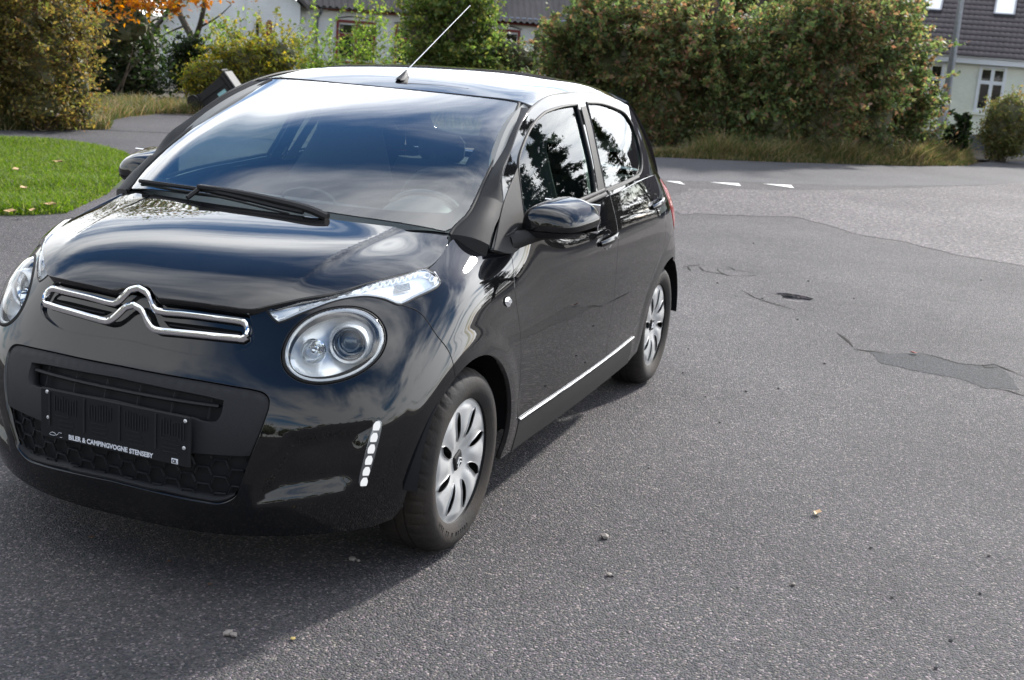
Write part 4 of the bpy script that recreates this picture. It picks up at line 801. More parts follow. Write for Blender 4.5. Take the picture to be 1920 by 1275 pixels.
G = dict(
 hedge=[(.075, .098, .036), (.050, .074, .028), (.090, .098, .042), (.036, .054, .022), (.125, .078, .045), (.062, .082, .032), (.105, .065, .040), (.080, .105, .040), (.150, .138, .055), (.045, .066, .026)],
 dark=[(.020, .036, .012), (.028, .046, .016), (.016, .028, .010), (.038, .050, .018)],
 brown=[(.105, .085, .030), (.140, .105, .038), (.075, .075, .024), (.175, .130, .040), (.095, .058, .028), (.060, .068, .020), (.120, .115, .034)],
 yellow=[(.150, .140, .030), (.105, .120, .028), (.190, .150, .030), (.075, .098, .024), (.085, .080, .028)],
 fresh=[(.085, .125, .026), (.060, .095, .020), (.110, .150, .036), (.045, .075, .018), (.090, .090, .028)],
 column=[(.055, .082, .022), (.075, .105, .028), (.040, .062, .018), (.105, .115, .032), (.034, .052, .016), (.090, .085, .030)],
 orange=[(.36, .145, .025), (.30, .105, .020), (.24, .135, .030), (.42, .20, .04)],
 olive=[(.078, .082, .034), (.100, .092, .042), (.055, .068, .026), (.130, .090, .048), (.048, .070, .028), (.110, .060, .038), (.068, .088, .034)],
 clip=[(.060, .066, .024), (.048, .056, .020), (.080, .076, .028), (.090, .066, .030), (.040, .050, .018)])
for k, v in G.items(): M['leaf_' + k] = leaf_mat('leaves_' + k, [tuple(min(.6, x * {'dark': .7, 'orange': 1.0, 'brown': 1.25, 'clip': 2.0, 'fresh': 1.8, 'yellow': 1.6, 'column': 1.9}.get(k, 1.75)) for x in c) for c in v], .55)  # dark palette lowered to carry the hollow's shade in the leaf colour
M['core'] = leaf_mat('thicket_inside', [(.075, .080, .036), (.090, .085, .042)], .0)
BLOBS['dark_shrub'] += [(-16.9, -14.3, 1.9, 1.0, .75), (-16.2, -13.4, 2.2, .9, .6), (-15.4, -12.4, 2.0, .9, .6), (-15.0, -12.2, 1.3, .7, .6)]  # masses added to close the sky gap and darken the hollow
for k_ in ('column', 'low', 'wispy', 'yellow_shrub', 'h1', 'h2', 'dark_shrub'):       # skirts down to the ground
    b_ = np.array(BLOBS[k_]); BLOBS[k_] = BLOBS[k_] + [(float(b_[i, 0]), float(b_[i, 1]), .35, float(b_[i, 3]) * 1.1, .42) for i in range(min(4, len(b_)))]
def shrub(name, key, n, size, mat, label, cat='shrub', group='shrubs and hedge along the road', seed=1, with_core=True, k=.62, nspray=0, **kw):
    bl = BLOBS[key]; B = np.array(bl); o = empty(name, (float(B[:, 0].mean()), float(B[:, 1].mean()), 0)); tag(o, label, cat, group); off = np.array(o.location)
    bl2 = [(b[0] - off[0], b[1] - off[1], b[2], b[3], b[4]) for b in bl]
    lf = leaves('crown' if cat == 'tree' else 'foliage', bl2, n, size, M['leaf_' + mat], o, seed, **kw); lf['kind'] = 'stuff'
    if nspray: sp = sprays('spray', [b for b in bl2 if b[2] > .4], nspray, 46, size * 1.05, M['leaf_' + mat], o, seed + 7); sp['kind'] = 'stuff'
    st = stems('stem', bl2, o, seed + 1); st['kind'] = 'stuff'
    if with_core: c_ = core('inner_mass', [b for b in bl2 if b[4] > .2], o, M['core'], seed, k); c_['kind'] = 'stuff'
    return o
shrub('wild_shrub', 'left_shrub', 24000, .027, 'brown', 'big brown and olive wild shrub beyond the lawn and driveway', seed=1, clump=.12, shoots=30, shoot_h=.5, nspray=260)
shrub('shade_toned_thicket', 'dark_shrub', 16000, .05, 'dark', 'thicket left of the white gable, the shade of its hollow put into the leaf colour', seed=2, clump=.2)  # shade of the hollow painted by dark leaf colour
shrub('golden_shrub', 'yellow_shrub', 14000, .036, 'yellow', 'yellow-green leafy shrubs behind the roof of the black car and the tilted bin', seed=3, clump=.11, shoots=6, shoot_h=.22, nspray=40)
shrub('wall_shrub', 'wall_shrub', 4000, .04, 'dark', 'small dark green shrub against the white gable wall', seed=4, clump=.1)
shrub('wispy_shrub', 'wispy', 5200, .038, 'fresh', 'thin wispy shrub in front of the red-framed window', seed=5, clump=.12, shoots=26, shoot_h=.85, with_core=False)
shrub('column_bush', 'column', 17000, .044, 'column', 'tall dense bush between the red-framed windows of the white house', seed=6, clump=.13, shoots=20, shoot_h=.5, k=.5, nspray=150)
shrub('low_shrub', 'low', 4200, .038, 'hedge', 'low shrub below the right-hand red windows', seed=7, clump=.1, shoots=12, shoot_h=.35)
hl_ = {'h1': ('hedge_bush', 'hedge', 'climber-hung bush at the left end of the long hedge, by the last red window'), 'h2': ('hedge_bush', 'hedge', 'second bush of the hedge from the left, with shoots to the eaves'), 'h3': ('hedge_bush', 'olive', 'brownish hedge bush right behind the tail of the black car'),
       'h4': ('hedge_bush', 'hedge', 'dark low hedge bush under the leaning tree trunk'), 'h5': ('hedge_bush', 'hedge', 'hedge bush behind the give-way triangles'), 'h6': ('hedge_bush', 'olive', 'olive hedge bush in the middle of the right half'), 'h7': ('hedge_bush', 'hedge', 'hedge bush left of the yellow house with tan twigs'), 'h8': ('hedge_bush', 'hedge', 'last hedge bush beside the lamp post')}
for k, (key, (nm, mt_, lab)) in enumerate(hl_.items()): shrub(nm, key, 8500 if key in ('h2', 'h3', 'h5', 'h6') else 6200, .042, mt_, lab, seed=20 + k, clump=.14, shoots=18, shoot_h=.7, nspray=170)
shrub('ivy_clump', 'ivy', 2200, .045, 'dark', 'dark ivy round the foot of the lamp post', cat='ivy', seed=40, clump=.06, with_core=False)
shrub('clipped_bush', 'clip', 9000, .028, 'clip', 'rounded clipped bush in front of the yellow house', cat='bush', seed=41, clump=.07, shell=.85, k=.86)

def tree(name, base, key, n, size, mat, label, seed, limbs, r=.12, **kw):
    o = empty(name, base); tag(o, label, 'tree', 'trees among the shrubs'); off = np.array([*base[:2], 0])
    mb = MB()
    for P, r0, r1 in limbs: mb.tube(curve_pts(np.array(P) - off, 14), list(np.linspace(r0, r1, 14)), n=8)
    mb.build('trunk', M['bark'], o)
    if key:
        bl = [(b[0] - off[0], b[1] - off[1], b[2], b[3], b[4]) for b in BLOBS[key]]; lf = leaves('crown', bl, n, size, M['leaf_' + mat], o, seed, **kw); lf['kind'] = 'stuff'
        st = stems('branch', bl, o, seed + 3, n=0) if False else None
    return o
tree('hedge_tree', (-22.2, -3.3, 0), 'tree', 34000, .055, 'hedge', 'broad dark tree rising over the hedge with a forked leaning trunk', 50,
     [([(-22.2, -3.3, 0), (-22.1, -3.2, 1.2), (-22.0, -3.35, 2.0), (-22.2, -3.8, 3.2)], .20, .09), ([(-22.1, -3.2, 1.3), (-22.0, -2.9, 1.9), (-22.1, -2.4, 3.0)], .13, .06), ([(-22.0, -3.3, 1.9), (-21.8, -4.2, 2.3), (-22, -5, 2.9)], .08, .03), ([(-22.0, -2.8, 2.0), (-21.8, -1.7, 2.3), (-22, -.6, 2.9)], .07, .03)], clump=.22)
BLOBS['tree'] += [(-23.6, -5.6, 3.4, 1.3, 1.2), (-23.6, -3.6, 4.4, 1.6, 1.5), (-23.6, -1.6, 4.0, 1.5, 1.4), (-23.8, -.2, 3.2, 1.1, 1.0), (-23.2, -3.6, 2.2, 1.5, .7), (-23.2, -2.2, 2.0, .9, .7)]
BLOBS['high'] = [(-15.6, -12.6, 2.5, 1.6, .8), (-16.6, -13.6, 2.2, 1.5, .8), (-13.6, -11.4, 3.4, 1.5, 1.0), (-14.4, -12.6, 4.8, 2.0, 1.6), (-13.8, -10.4, 4.6, 1.6, 1.4), (-14.0, -11.6, 6.4, 1.7, 1.4), (-14.6, -13.6, 3.0, 1.3, 1.1)]
tree('autumn_tree', (-12.6, -10.9, 0), 'orange', 3400, .046, 'orange', 'tree with drooping orange autumn leaves above the driveway', 55,
     [([(-12.9, -11.3, 0), (-12.8, -11.2, 1.2), (-12.5, -10.8, 2.4), (-12.3, -10.5, 3.4)], .11, .06), ([(-12.5, -10.8, 2.2), (-12.3, -10.2, 2.1), (-12.3, -9.4, 1.75)], .05, .012), ([(-12.5, -10.8, 2.3), (-11.9, -10.7, 2.2), (-11.4, -10.9, 1.8)], .05, .012)], clump=.13)
at_ = bpy.data.objects['autumn_tree']; hi_ = leaves('crown', [(b[0] + 12.6, b[1] + 10.9, *b[2:]) for b in BLOBS['high']], 13000, .07, M['leaf_olive'], at_, 58, clump=.3); hi_['kind'] = 'stuff'
tree('fork_tree', (-19.1, -13.3, 0), None, 0, 0, '', 'thin forked tree with few leaves in front of the white gable', 56,
     [([(-19.0, -13.5, .3), (-19.1, -13.55, .9), (-19.3, -14.1, 1.6), (-19.4, -14.3, 2.6)], .085, .05), ([(-19.1, -13.6, .95), (-19.0, -13.35, 1.4), (-19.1, -13.3, 2.6)], .06, .04), ([(-19.1, -13.6, .95), (-19.2, -13.0, 1.0), (-19.2, -12.6, 1.25)], .03, .01), ([(-19.0, -13.4, 1.3), (-19.1, -13.0, 1.55), (-19.1, -12.7, 1.8)], .025, .008), ([(-19.2, -13.9, 1.3), (-19.1, -14.3, 1.1), (-19.1, -14.6, .9)], .022, .008)])
fk = leaves('foliage', [(-19.1, -13.0, 1.2, .5, .25), (-19.1, -14.4, 1.0, .3, .3), (-19.1, -12.7, 1.5, .35, .25)], 420, .045, M['leaf_fresh'], bpy.data.objects['fork_tree'], 57, clump=.15); fk.location = (19.1, 13.3, 0); fk['kind'] = 'stuff'

# ------------------------------------------------------------------ houses
def frame_at(p0, t):
    """local frame of a facade: t along it, n towards the viewer"""
    t = np.array([*t, 0.0]); n = np.array([t[1], -t[0], 0.0])
    def f(s, d, z): return tuple(np.array([*p0, 0.0]) + t * s + n * d + np.array([0, 0, z]))
    return f
def boxf(mb, f, s0, s1, d0, d1, z0, z1):
    V = [f(s, d, z) for s in (s0, s1) for d in (d0, d1) for z in (z0, z1)]
    return mb.add(V, [(0, 1, 3, 2), (4, 6, 7, 5), (0, 4, 5, 1), (2, 3, 7, 6), (0, 2, 6, 4), (1, 5, 7, 3)])
def brick_wall_mat(name, col, mortar, scale=6.0):
    m, t, o = mat_new(name); b = N(t, 'ShaderNodeBsdfPrincipled'); t.links.new(b.outputs[0], o.inputs[0]); b.inputs['Roughness'].default_value = .8; L = t.links.new
    c = N(t, 'ShaderNodeTexCoord'); s = N(t, 'ShaderNodeSeparateXYZ'); L(c.outputs['Object'], s.inputs[0]); a = N(t, 'ShaderNodeMath', operation='ADD'); L(s.outputs['X'], a.inputs[0]); L(s.outputs['Y'], a.inputs[1])
    cm = N(t, 'ShaderNodeCombineXYZ'); L(a.outputs[0], cm.inputs[0]); L(s.outputs['Z'], cm.inputs[1])
    br = N(t, 'ShaderNodeTexBrick'); br.inputs['Scale'].default_value = scale; br.inputs['Mortar Size'].default_value = .018; br.inputs['Color1'].default_value = (*col, 1); br.inputs['Color2'].default_value = (*[x * .94 for x in col], 1); br.inputs['Mortar'].default_value = (*mortar, 1)
    L(cm.outputs[0], br.inputs['Vector']); n = N(t, 'ShaderNodeTexNoise'); n.inputs['Scale'].default_value = 1.7; n.inputs['Detail'].default_value = 7; L(c.outputs['Object'], n.inputs['Vector'])
    r = N(t, 'ShaderNodeValToRGB'); r.color_ramp.elements[0].position = .3; r.color_ramp.elements[0].color = (.86, .86, .85, 1); r.color_ramp.elements[1].position = .6; r.color_ramp.elements[1].color = (1, 1, 1, 1); L(n.outputs['Fac'], r.inputs[0])
    mx = N(t, 'ShaderNodeMix', data_type='RGBA', blend_type='MULTIPLY'); mx.inputs[0].default_value = 1; L(br.outputs['Color'], mx.inputs[6]); L(r.outputs[0], mx.inputs[7]); L(mx.outputs[2], b.inputs['Base Color'])
    k = N(t, 'ShaderNodeBump'); k.inputs['Strength'].default_value = .35; k.inputs['Distance'].default_value = .006; k.invert = True; L(br.outputs['Fac'], k.inputs['Height']); L(k.outputs[0], b.inputs['Normal']); return m
M['white_wall'] = brick_wall_mat('limewashed_brick', (.82, .83, .84), (.76, .78, .79))
M['cream_wall'] = brick_wall_mat('pale_yellow_brick', (.85, .87, .74), (.80, .82, .70))
M['plinth'] = pbr('grey_plinth', (.065, .072, .090), .7, vary=(5, .25))
M['white_paint'] = pbr('white_woodwork', (.78, .80, .82), .45)
M['red_paint'] = pbr('dark_red_woodwork', (.20, .028, .024), .5)
M['dark_pane'] = pbr('window_pane', (.018, .018, .018), .04, coat=1, coat_rough=.02)
M['pale_pane'] = pbr('sky_pale_pane', (.66, .68, .70), .08, coat=1, coat_rough=.02)  # mirrored bright sky of the roof windows, put into the pane colour
M['tile'] = pbr('dark_brown_roof_tile', (.070, .056, .060), .5, vary=(3, .4), bump=(50, .3))
M['sheet'] = pbr('corrugated_roof_sheet', (.085, .075, .072), .75, vary=(2.5, .5), bump=(30, .4))
M['zinc'] = pbr('zinc_gutter', (.20, .21, .24), .4, .5)
M['galv'] = pbr('galvanised_steel', (.30, .31, .33), .45, .55, vary=(18, .3))
def window(parent, f, s0, s1, z0, z1, fm, pm, cols=2, rows=(.62,), fw=.035, depth=.03):
    w = MB(); boxf(w, f, s0, s1, -.02, depth, z0, z0 + fw); boxf(w, f, s0, s1, -.02, depth, z1 - fw, z1)
    boxf(w, f, s0, s0 + fw, -.02, depth, z0 + fw, z1 - fw); boxf(w, f, s1 - fw, s1, -.02, depth, z0 + fw, z1 - fw)
    o = w.build('window', M[fm], parent, smooth=False); xs = np.linspace(s0 + fw, s1 - fw, cols + 1); zs = [z0 + fw] + [z0 + (z1 - z0) * r for r in rows] + [z1 - fw]
    for x in xs[1:-1]: boxf(MBs := MB(), f, x - fw * .55, x + fw * .55, -.02, depth * .9, z0 + fw, z1 - fw); MBs.build('mullion', M[fm], o, smooth=False)
    for z in zs[1:-1]: boxf(MBs := MB(), f, s0 + fw, s1 - fw, -.02, depth * .85, z - fw * .6, z + fw * .6); MBs.build('transom', M[fm], o, smooth=False)
    ins_ = fw * .75
    for i in range(cols):
        for j in range(len(zs) - 1):
            boxf(MBs := MB(), f, xs[i] + ins_ * (1.0 if i else .35), xs[i + 1] - ins_ * (1.0 if i < cols - 1 else .35), -.02, .004, zs[j] + ins_, zs[j + 1] - ins_); MBs.build('pane', M[pm], o, smooth=False)
    return o
# yellow house on the right
fy = frame_at((-26.1, 0.0), (0, 1)); yh = empty('yellow_house', (0, 0, 0)); tag(yh, 'pale yellow house with dark tiled roof and white casement windows', 'house')
w = MB(); boxf(w, fy, -2.6, 6.2, -4.5, 0, .32, 1.95); w.build('wall', M['cream_wall'], yh, smooth=False)
w = MB(); boxf(w, fy, -2.62, 6.22, -4.5, .015, -.02, .32); w.build('plinth', M['plinth'], yh, smooth=False)
w = MB(); boxf(w, fy, -2.8, 6.4, 0, .16, 1.815, 1.945); boxf(w, fy, -2.8, 6.4, .16, .175, 1.80, 1.88); w.build('eaves_board', M['white_paint'], yh, smooth=False)
w = MB(); w.tube([fy(-2.8, .20, 1.945), fy(6.4, .20, 1.945)], .03, n=8); w.build('gutter', M['white_paint'], yh)
for s0, s1, z0, z1 in ((.20, .79, .80, 1.79), (1.50, 2.06, .79, 1.79), (3.0, 3.56, .79, 1.79)):
    wn = window(yh, fy, s0, s1, z0, z1, 'white_paint', 'dark_pane', 2, (.64,), fw=.055)
    boxf(MBs := MB(), fy, s0 - .06, s1 + .06, 0, .05, z0 - .05, z0 - .003); MBs.build('sill', M['cream_wall'], wn, smooth=False)
    MBs = MB(); MBs.tube([fy(s0 + (s1 - s0) * t_, .012, z1 + .012 + .035 * math.sin(math.pi * t_)) for t_ in np.linspace(0, 1, 9)], .018, n=6); MBs.build('lintel', M['cream_wall'], wn)
# tiled roof: rolling rows, each lapping over the next
rows, per, pitch = 24, 320, math.radians(42); Vr = []; Fr = []; run = .165
xs = np.linspace(-2.9, 6.5, per + 1); wav = .016 * np.abs(np.sin(xs * math.pi / .118)) ** .8
for r_ in range(rows):
    d0 = r_ * run; base = len(Vr)
    for k, (dd, lift_) in enumerate(((d0 - .03, .024), (d0 - .028, .042), (d0 + run, .012))):
        for x_, wv in zip(xs, wav): 
            hh_ = lift_ + wv * (1 if k else .4); Vr.append(fy(x_, .24 - dd * math.cos(pitch) + hh_ * math.sin(pitch) * .6, 1.95 + dd * math.sin(pitch) + hh_))
    for k in range(2):
        for i in range(per): a = base + k * (per + 1) + i; Fr.append((a, a + 1, a + per + 2, a + per + 1))
rf = fast_mesh('roof', Vr, np.array(Fr), M['tile'], yh, smooth=False); rf['kind'] = 'stuff'
w = MB(); w.add([fy(-2.9, .2, 1.93), fy(6.5, .2, 1.93), fy(6.5, -2.75, 4.6), fy(-2.9, -2.75, 4.6)], [(0, 1, 2, 3)]); w.build('roof_underlay', M['dark'], yh, smooth=False)
w = MB(); w.add([fy(-2.9, -2.75, 4.62), fy(6.5, -2.75, 4.62), fy(6.5, -5.7, 1.95), fy(-2.9, -5.7, 1.95)], [(0, 1, 2, 3)]); w.build('rear_roof', M['tile'], yh, smooth=False)
for s_ in (-2.6, 6.2): MB().add([fy(s_, 0, 1.95), fy(s_, -4.5, 1.95), fy(s_, -2.75, 4.4)], [(0, 1, 2)]).build('gable', M['cream_wall'], yh, smooth=False)
for s0, s1 in ((.13, .47), (1.62, 1.99)):
    up_ = lambda d_, h_: (.24 - d_ * math.cos(pitch) + h_ * math.sin(pitch), 1.95 + d_ * math.sin(pitch) + h_ * math.cos(pitch))
    def slab(mb, a, b, c, d_, h0, h1):
        V = [fy(s, *up_(q_, h_)) for s in (a, b) for q_ in (c, d_) for h_ in (h0, h1)]; return mb.add(V, [(0, 1, 3, 2), (4, 6, 7, 5), (0, 4, 5, 1), (2, 3, 7, 6), (0, 2, 6, 4), (1, 5, 7, 3)])
    fr_ = slab(slab(slab(slab(MB(), s0 - .035, s0, 1.30, 1.98, 0, .11), s1, s1 + .035, 1.30, 1.98, 0, .11), s0, s1, 1.30, 1.335, 0, .105), s0, s1, 1.945, 1.98, 0, .105).build('roof_window', M['zinc'], yh, smooth=False)
    slab(MB(), s0, s1, 1.335, 1.945, .02, .085).build('pane', M['pale_pane'], fr_, smooth=False)

# white house in the middle and its gable on the left
tw = (-.4924, .8704); fw_ = frame_at((-23.5, -13.1), tw); wh = empty('white_house', (0, 0, 0)); tag(wh, 'white painted brick farmhouse with dark corrugated roof and red window frames', 'house')
w = MB(); boxf(w, fw_, -.52, 9.0, -5, 0, 0, 2.0); w.build('wall', M['white_wall'], wh, smooth=False)
w = MB(); boxf(w, fw_, -.45, 9.2, 0, .12, 1.90, 1.97); w.build('eaves_board', M['red_paint'], wh, smooth=False)
w = MB(); w.tube([fw_(-.5, .19, 1.955), fw_(9.2, .19, 2.12)], .035, n=8); w.build('gutter', M['zinc'], wh)
w = MB(); w.tube([fw_(-.02, .17, 1.94), fw_(-.02, .16, 1.84), fw_(-.10, .06, 1.72), fw_(-.11, .05, 1.6), fw_(-.11, .05, 0)], .032, n=8); w.build('downpipe', M['zinc'], wh)
for s0, s1, z0, z1 in ((.34, 1.27, .70, 1.70), (1.72, 2.62, .70, 1.70), (3.9, 4.72, .70, 1.78), (5.28, 6.10, .70, 1.78)):
    wn = window(wh, fw_, s0, s1, z0, z1, 'red_paint', 'dark_pane', 2, (.66,), fw=.06)
    MBs = MB(); MBs.tube([fw_(s0 - .03 + (s1 - s0 + .06) * t_, .012, z1 + .02 + .07 * math.sin(math.pi * t_)) for t_ in np.linspace(0, 1, 11)], .016, n=6); MBs.build('lintel', M['zinc'], wn)
nx = 560; xs = np.linspace(-.6, 9.3, nx + 1); Vr = []; Fr = []
for r_ in range(4):
    base = len(Vr)
    for k, dd in enumerate((r_ * 1.05 - .06, r_ * 1.05 + 1.05)):
        for x_ in xs: h_ = .022 * math.sin(x_ * 2 * math.pi / .145) + (.03 if k == 0 else 0); Vr.append(fw_(x_, .26 - dd * .70, 1.98 + dd * .71 + h_))
    for i in range(nx): Fr.append((base + i, base + i + 1, base + nx + 2 + i, base + nx + 1 + i))
rf = fast_mesh('roof', Vr, np.array(Fr), M['sheet'], wh, smooth=True); rf['kind'] = 'stuff'
w = MB(); w.add([fw_(-.6, .22, 1.95), fw_(9.3, .22, 1.95), fw_(9.3, -2.75, 4.9), fw_(-.6, -2.75, 4.9), fw_(9.3, -5.6, 1.95), fw_(-.6, -5.6, 1.95)], [(0, 1, 2, 3), (3, 2, 4, 5)]); w.build('roof_underlay', M['dark'], wh, smooth=False)
gb = empty('white_gable', (0, 0, 0)); tag(gb, 'white gable end with narrow arched slits left of the farmhouse wing', 'house')
w = MB(); P = [(-3.62, 0), (-3.62, 1.25), (-2.05, 3.2), (-.50, 1.95), (-.50, 0)]
for d_ in (.6, -6): w.add([fw_(s, d_, z) for s, z in P], [tuple(range(5))])
n_ = len(P)
w2 = MB(); w2.add([fw_(s, d_, z) for d_ in (.6, -6) for s, z in P], [(i, (i + 1) % 5, 5 + (i + 1) % 5, 5 + i) for i in (0, 1, 2, 3)]); w.V += []; nV = len(w.V); w.V += w2.V; w.F += [tuple(i + nV for i in f) for f in w2.F]
w.build('wall', M['white_wall'], gb, smooth=False)
w = MB(); boxf(w, fw_, -1.70, -1.58, .6, .66, 0, 2.6); w.build('pilaster', M['white_wall'], gb, smooth=False)
for s_, wd, z0, z1 in ((-1.19, .13, .95, 1.50), (-1.45, .07, .95, 1.46), (-2.9, .09, .4, 1.0)):
    MBs = MB(); pts = [(-wd / 2, z0), (wd / 2, z0), (wd / 2, z1), (wd / 4, z1 + wd * .45), (-wd / 4, z1 + wd * .45), (-wd / 2, z1)]
    MBs.add([fw_(s_ + a, d_, b) for d_ in (.604, .612) for a, b in pts], [tuple(range(6)), tuple(range(6, 12))] + [(i, (i + 1) % 6, 6 + (i + 1) % 6, 6 + i) for i in range(6)]); MBs.build('slit_window', M['red_paint'] if wd > .1 else M['dark_pane'], gb, smooth=False)
w = MB()
for (a, b) in (((-3.85, 1.02), (-2.05, 3.28)), ((-2.05, 3.28), (-.3, 1.85))):
    w.add([fw_(s + 0, d_, z + h_) for s, z in (a, b) for d_ in (.75, -6) for h_ in (0, .09)], [(0, 1, 3, 2), (4, 6, 7, 5), (0, 4, 5, 1), (2, 3, 7, 6), (0, 2, 6, 4), (1, 5, 7, 3)])
w.build('roof', M['sheet'], gb, smooth=False)

# ------------------------------------------------------------------ street furniture
lp_ = empty('lamp_post', (-25.05, .97, 0)); tag(lp_, 'tall galvanised lamp post leaning in front of the yellow house', 'lamp post')
MB().tube([(0, 0, -.02), (0, -.005, .55), (0, -.01, 1.0), (0, -.01, 5.6)], [.115, .115, .085, .070], n=20).build('pole', M['galv'], lp_)
MB().tube([(0, 0, 1.0), (0, 0, 1.03)], .092, n=20).build('collar', M['galv'], lp_)
MB().tube([(0, -.01, 5.6), (.2, -.01, 5.9), (.9, -.01, 6.0)], .035, n=10).build('arm', M['galv'], lp_)
MB().box((1.05, -.01, 5.98), (.5, .16, .09), bev=.03).build('lamp_head', M['galv'], lp_)
mp2 = empty('marker_post', (-22.4, .60, 0)); tag(mp2, 'thin orange and red marker stake standing in the hedge beside the lamp post', 'marker post')
MB().tube([(0, .02, 0), (0, .0, .82)], .016, n=8).build('stake', pbr('yellow_stake', (.45, .32, .05), .6), mp2)
MB().tube([(0, 0, .82), (0, -.01, 1.25)], .019, n=8).build('band', pbr('orange_band', (.65, .13, .03), .5), mp2)
MB().tube([(0, -.01, 1.25), (0, -.015, 1.65)], .021, n=8).build('top', pbr('red_top', (.62, .05, .03), .5), mp2)
MB().box((-23.9, 3.4, .045), (.10, 2.6, .10), R=Matrix.Rotation(math.radians(14), 3, 'Z'), bev=.01).build('kerb', pbr('kerb_stone', (.30, .28, .25), .85, vary=(6, .3)), None); tag(bpy.data.objects['kerb'], kind='structure')

# wheelie bin lying tilted on the bank
bn = empty('wheelie_bin', (-14.35, -10.1, .05)); tag(bn, 'black two-wheeled rubbish bin tilted over behind the bonnet edge of the car', 'rubbish bin')
M['bin'] = pbr('black_bin_plastic', (.014, .015, .017), .6, bump=(200, .1))
RB = Matrix.Rotation(math.radians(20), 3, 'Z') @ Matrix.Rotation(math.radians(-52), 3, 'X')
def rbx(V): return [(RB @ Vector(v))[:] for v in V]
V = []; 
for z_, a, b in ((0, .15, .17), (.06, .165, .185), (.62, .20, .23), (.66, .225, .255), (.70, .225, .255)):
    V += [(x_, y_, z_) for x_, y_ in ((-a, -b), (-a * .3, -b * 1.06), (a * .3, -b * 1.06), (a, -b), (a * 1.05, 0), (a, b), (a * .3, b * 1.06), (-a * .3, b * 1.06), (-a, b), (-a * 1.05, 0))]
F = [(i * 10 + k, i * 10 + (k + 1) % 10, (i + 1) * 10 + (k + 1) % 10, (i + 1) * 10 + k) for i in range(4) for k in range(10)] + [tuple(range(10))[::-1]]
MB().add(rbx(V), F).build('body', M['bin'], bn, smooth=False)
def part(name, mbx, mat): o_ = MB().add(rbx(mbx.V), mbx.F).build(name, mat, bn, smooth=False); return o_
part('lid', MB().box((0, .01, .725), (.50, .54, .04), bev=.015), M['bin']); part('handle', MB().tube([(-.2, -.30, .70), (.2, -.30, .70)], .016, n=8), M['bin'])
for x_ in (-.21, .21): part('wheel', MB().lathe([(.0, -.025), (.04, -.028), (.05, -.02), (.09, -.025), (.10, -.01), (.10, .01), (.09, .025), (.05, .02), (.04, .028), (0, .025)], 20, axis='x', c=(x_, -.16, .03)), M['rubber'])
for y_ in (-.10, .09): part('rib', MB().box((.205, y_, .36), (.03, .025, .5)), M['bin'])
part('sticker', MB().box((.212, .0, .50), (.012, .06, .15)), pbr('pale_blue_sticker', (.30, .55, .58), .5)); part('sticker', MB().box((.212, .15, .50), (.012, .03, .17)), M['white_print'])

# ------------------------------------------------------------------ what the paint and glass mirror: conifers and a brick house at the side, trees across the road behind
def conifer(base, h, r, label, seed):
    o = empty('conifer', base); tag(o, label, 'tree', 'conifers beside the yard'); rn = np.random.default_rng(seed); P = []
    MB().tube([(0, 0, 0), (0, 0, h * .97)], [.03 * h, .01], n=8).build('trunk', M['bark'], o)
    for k in range(230):
        z_ = h * (.06 + .92 * rn.random() ** .9); L_ = r * (1 - z_ / h) ** .8 * rn.uniform(.6, 1.1); a = rn.uniform(0, 2 * math.pi); m_ = int(30 + 60 * L_ / r); t_ = rn.random(m_) ** .7
        P.append(np.stack([np.cos(a) * L_ * t_, np.sin(a) * L_ * t_, z_ - .18 * L_ * t_ + .10 * L_ * t_ ** 3], 1) + rn.normal(0, .04 * r, (m_, 3)) * [1, 1, .5])
    P = np.vstack(P); n = len(P); a = rn.normal(0, 1, (n, 3)); a[:, 2] *= .35; a /= np.linalg.norm(a, axis=1)[:, None]; b = np.cross(a, [0, 0, 1]); s = r * .075 * rn.uniform(.6, 1.4, (n, 1))
    V = np.stack([P - a * s, P + b * s * .3, P + a * s, P - b * s * .3], 1); c_ = fast_mesh('crown', V.reshape(-1, 3), np.arange(n * 4).reshape(-1, 4), M['leaf_dark'], o); c_['kind'] = 'stuff'
for k, (P_, h_, r_, lab) in enumerate((((-29.3, 10.6, 0), 11.5, 2.9, 'tall dark conifer beside the yellow house, mirrored in the front side window'), ((-27.9, 13.6, 0), 11.0, 2.9, 'broad dark conifer mirrored near the mirror sail of the car'), ((-30.9, 8.0, 0), 8.5, 1.9, 'slim dark conifer mirrored at the door post of the car'), ((-30.8, 12.2, 0), 9.5, 2.8, 'conifer standing between and behind the two large ones'))):
    conifer(P_, h_, r_, lab, 71 + k)
for k in range(9):
    rn = np.random.default_rng(80 + k); x_, y_ = 24 + 5 * rn.random(), -26 + 6.2 * k; h_ = 3.4 + 2.4 * rn.random()
    o = empty('roadside_tree', (x_, y_, 0)); tag(o, 'leafy tree number %s from the driveway end behind the viewer' % ['one', 'two', 'three', 'four', 'five', 'six', 'seven', 'eight', 'nine'][k], 'tree', 'trees behind the viewer')
    MB().tube([(0, 0, 0), (0, 0, h_ * .6)], [.2, .1], n=8).build('trunk', M['bark'], o)
    bl = [(0, 0, h_ * .62, h_ * .5, h_ * .36), (.5, h_ * .3, h_ * .5, h_ * .35, h_ * .3), (-.3, -h_ * .3, h_ * .5, h_ * .35, h_ * .32)]; lf = leaves('crown', bl, 2200, .16, M['leaf_hedge'], o, 90 + k, clump=.5); lf['kind'] = 'stuff'; c_ = core('inner_mass', bl, o, M['core'], k, .8); c_['kind'] = 'stuff'
# ------------------------------------------------------------------ the car
car = empty('parked_car')
tag(car, 'black five-door hatchback parked on the asphalt with an empty number plate holder', 'car')
OL = OUTLINE; U0 = float(ring.tu[3]); U1 = float(ring.tu[-4]); VT = float(ring.tv[-1])
sd = lambda name: np.array(OL[name], float)

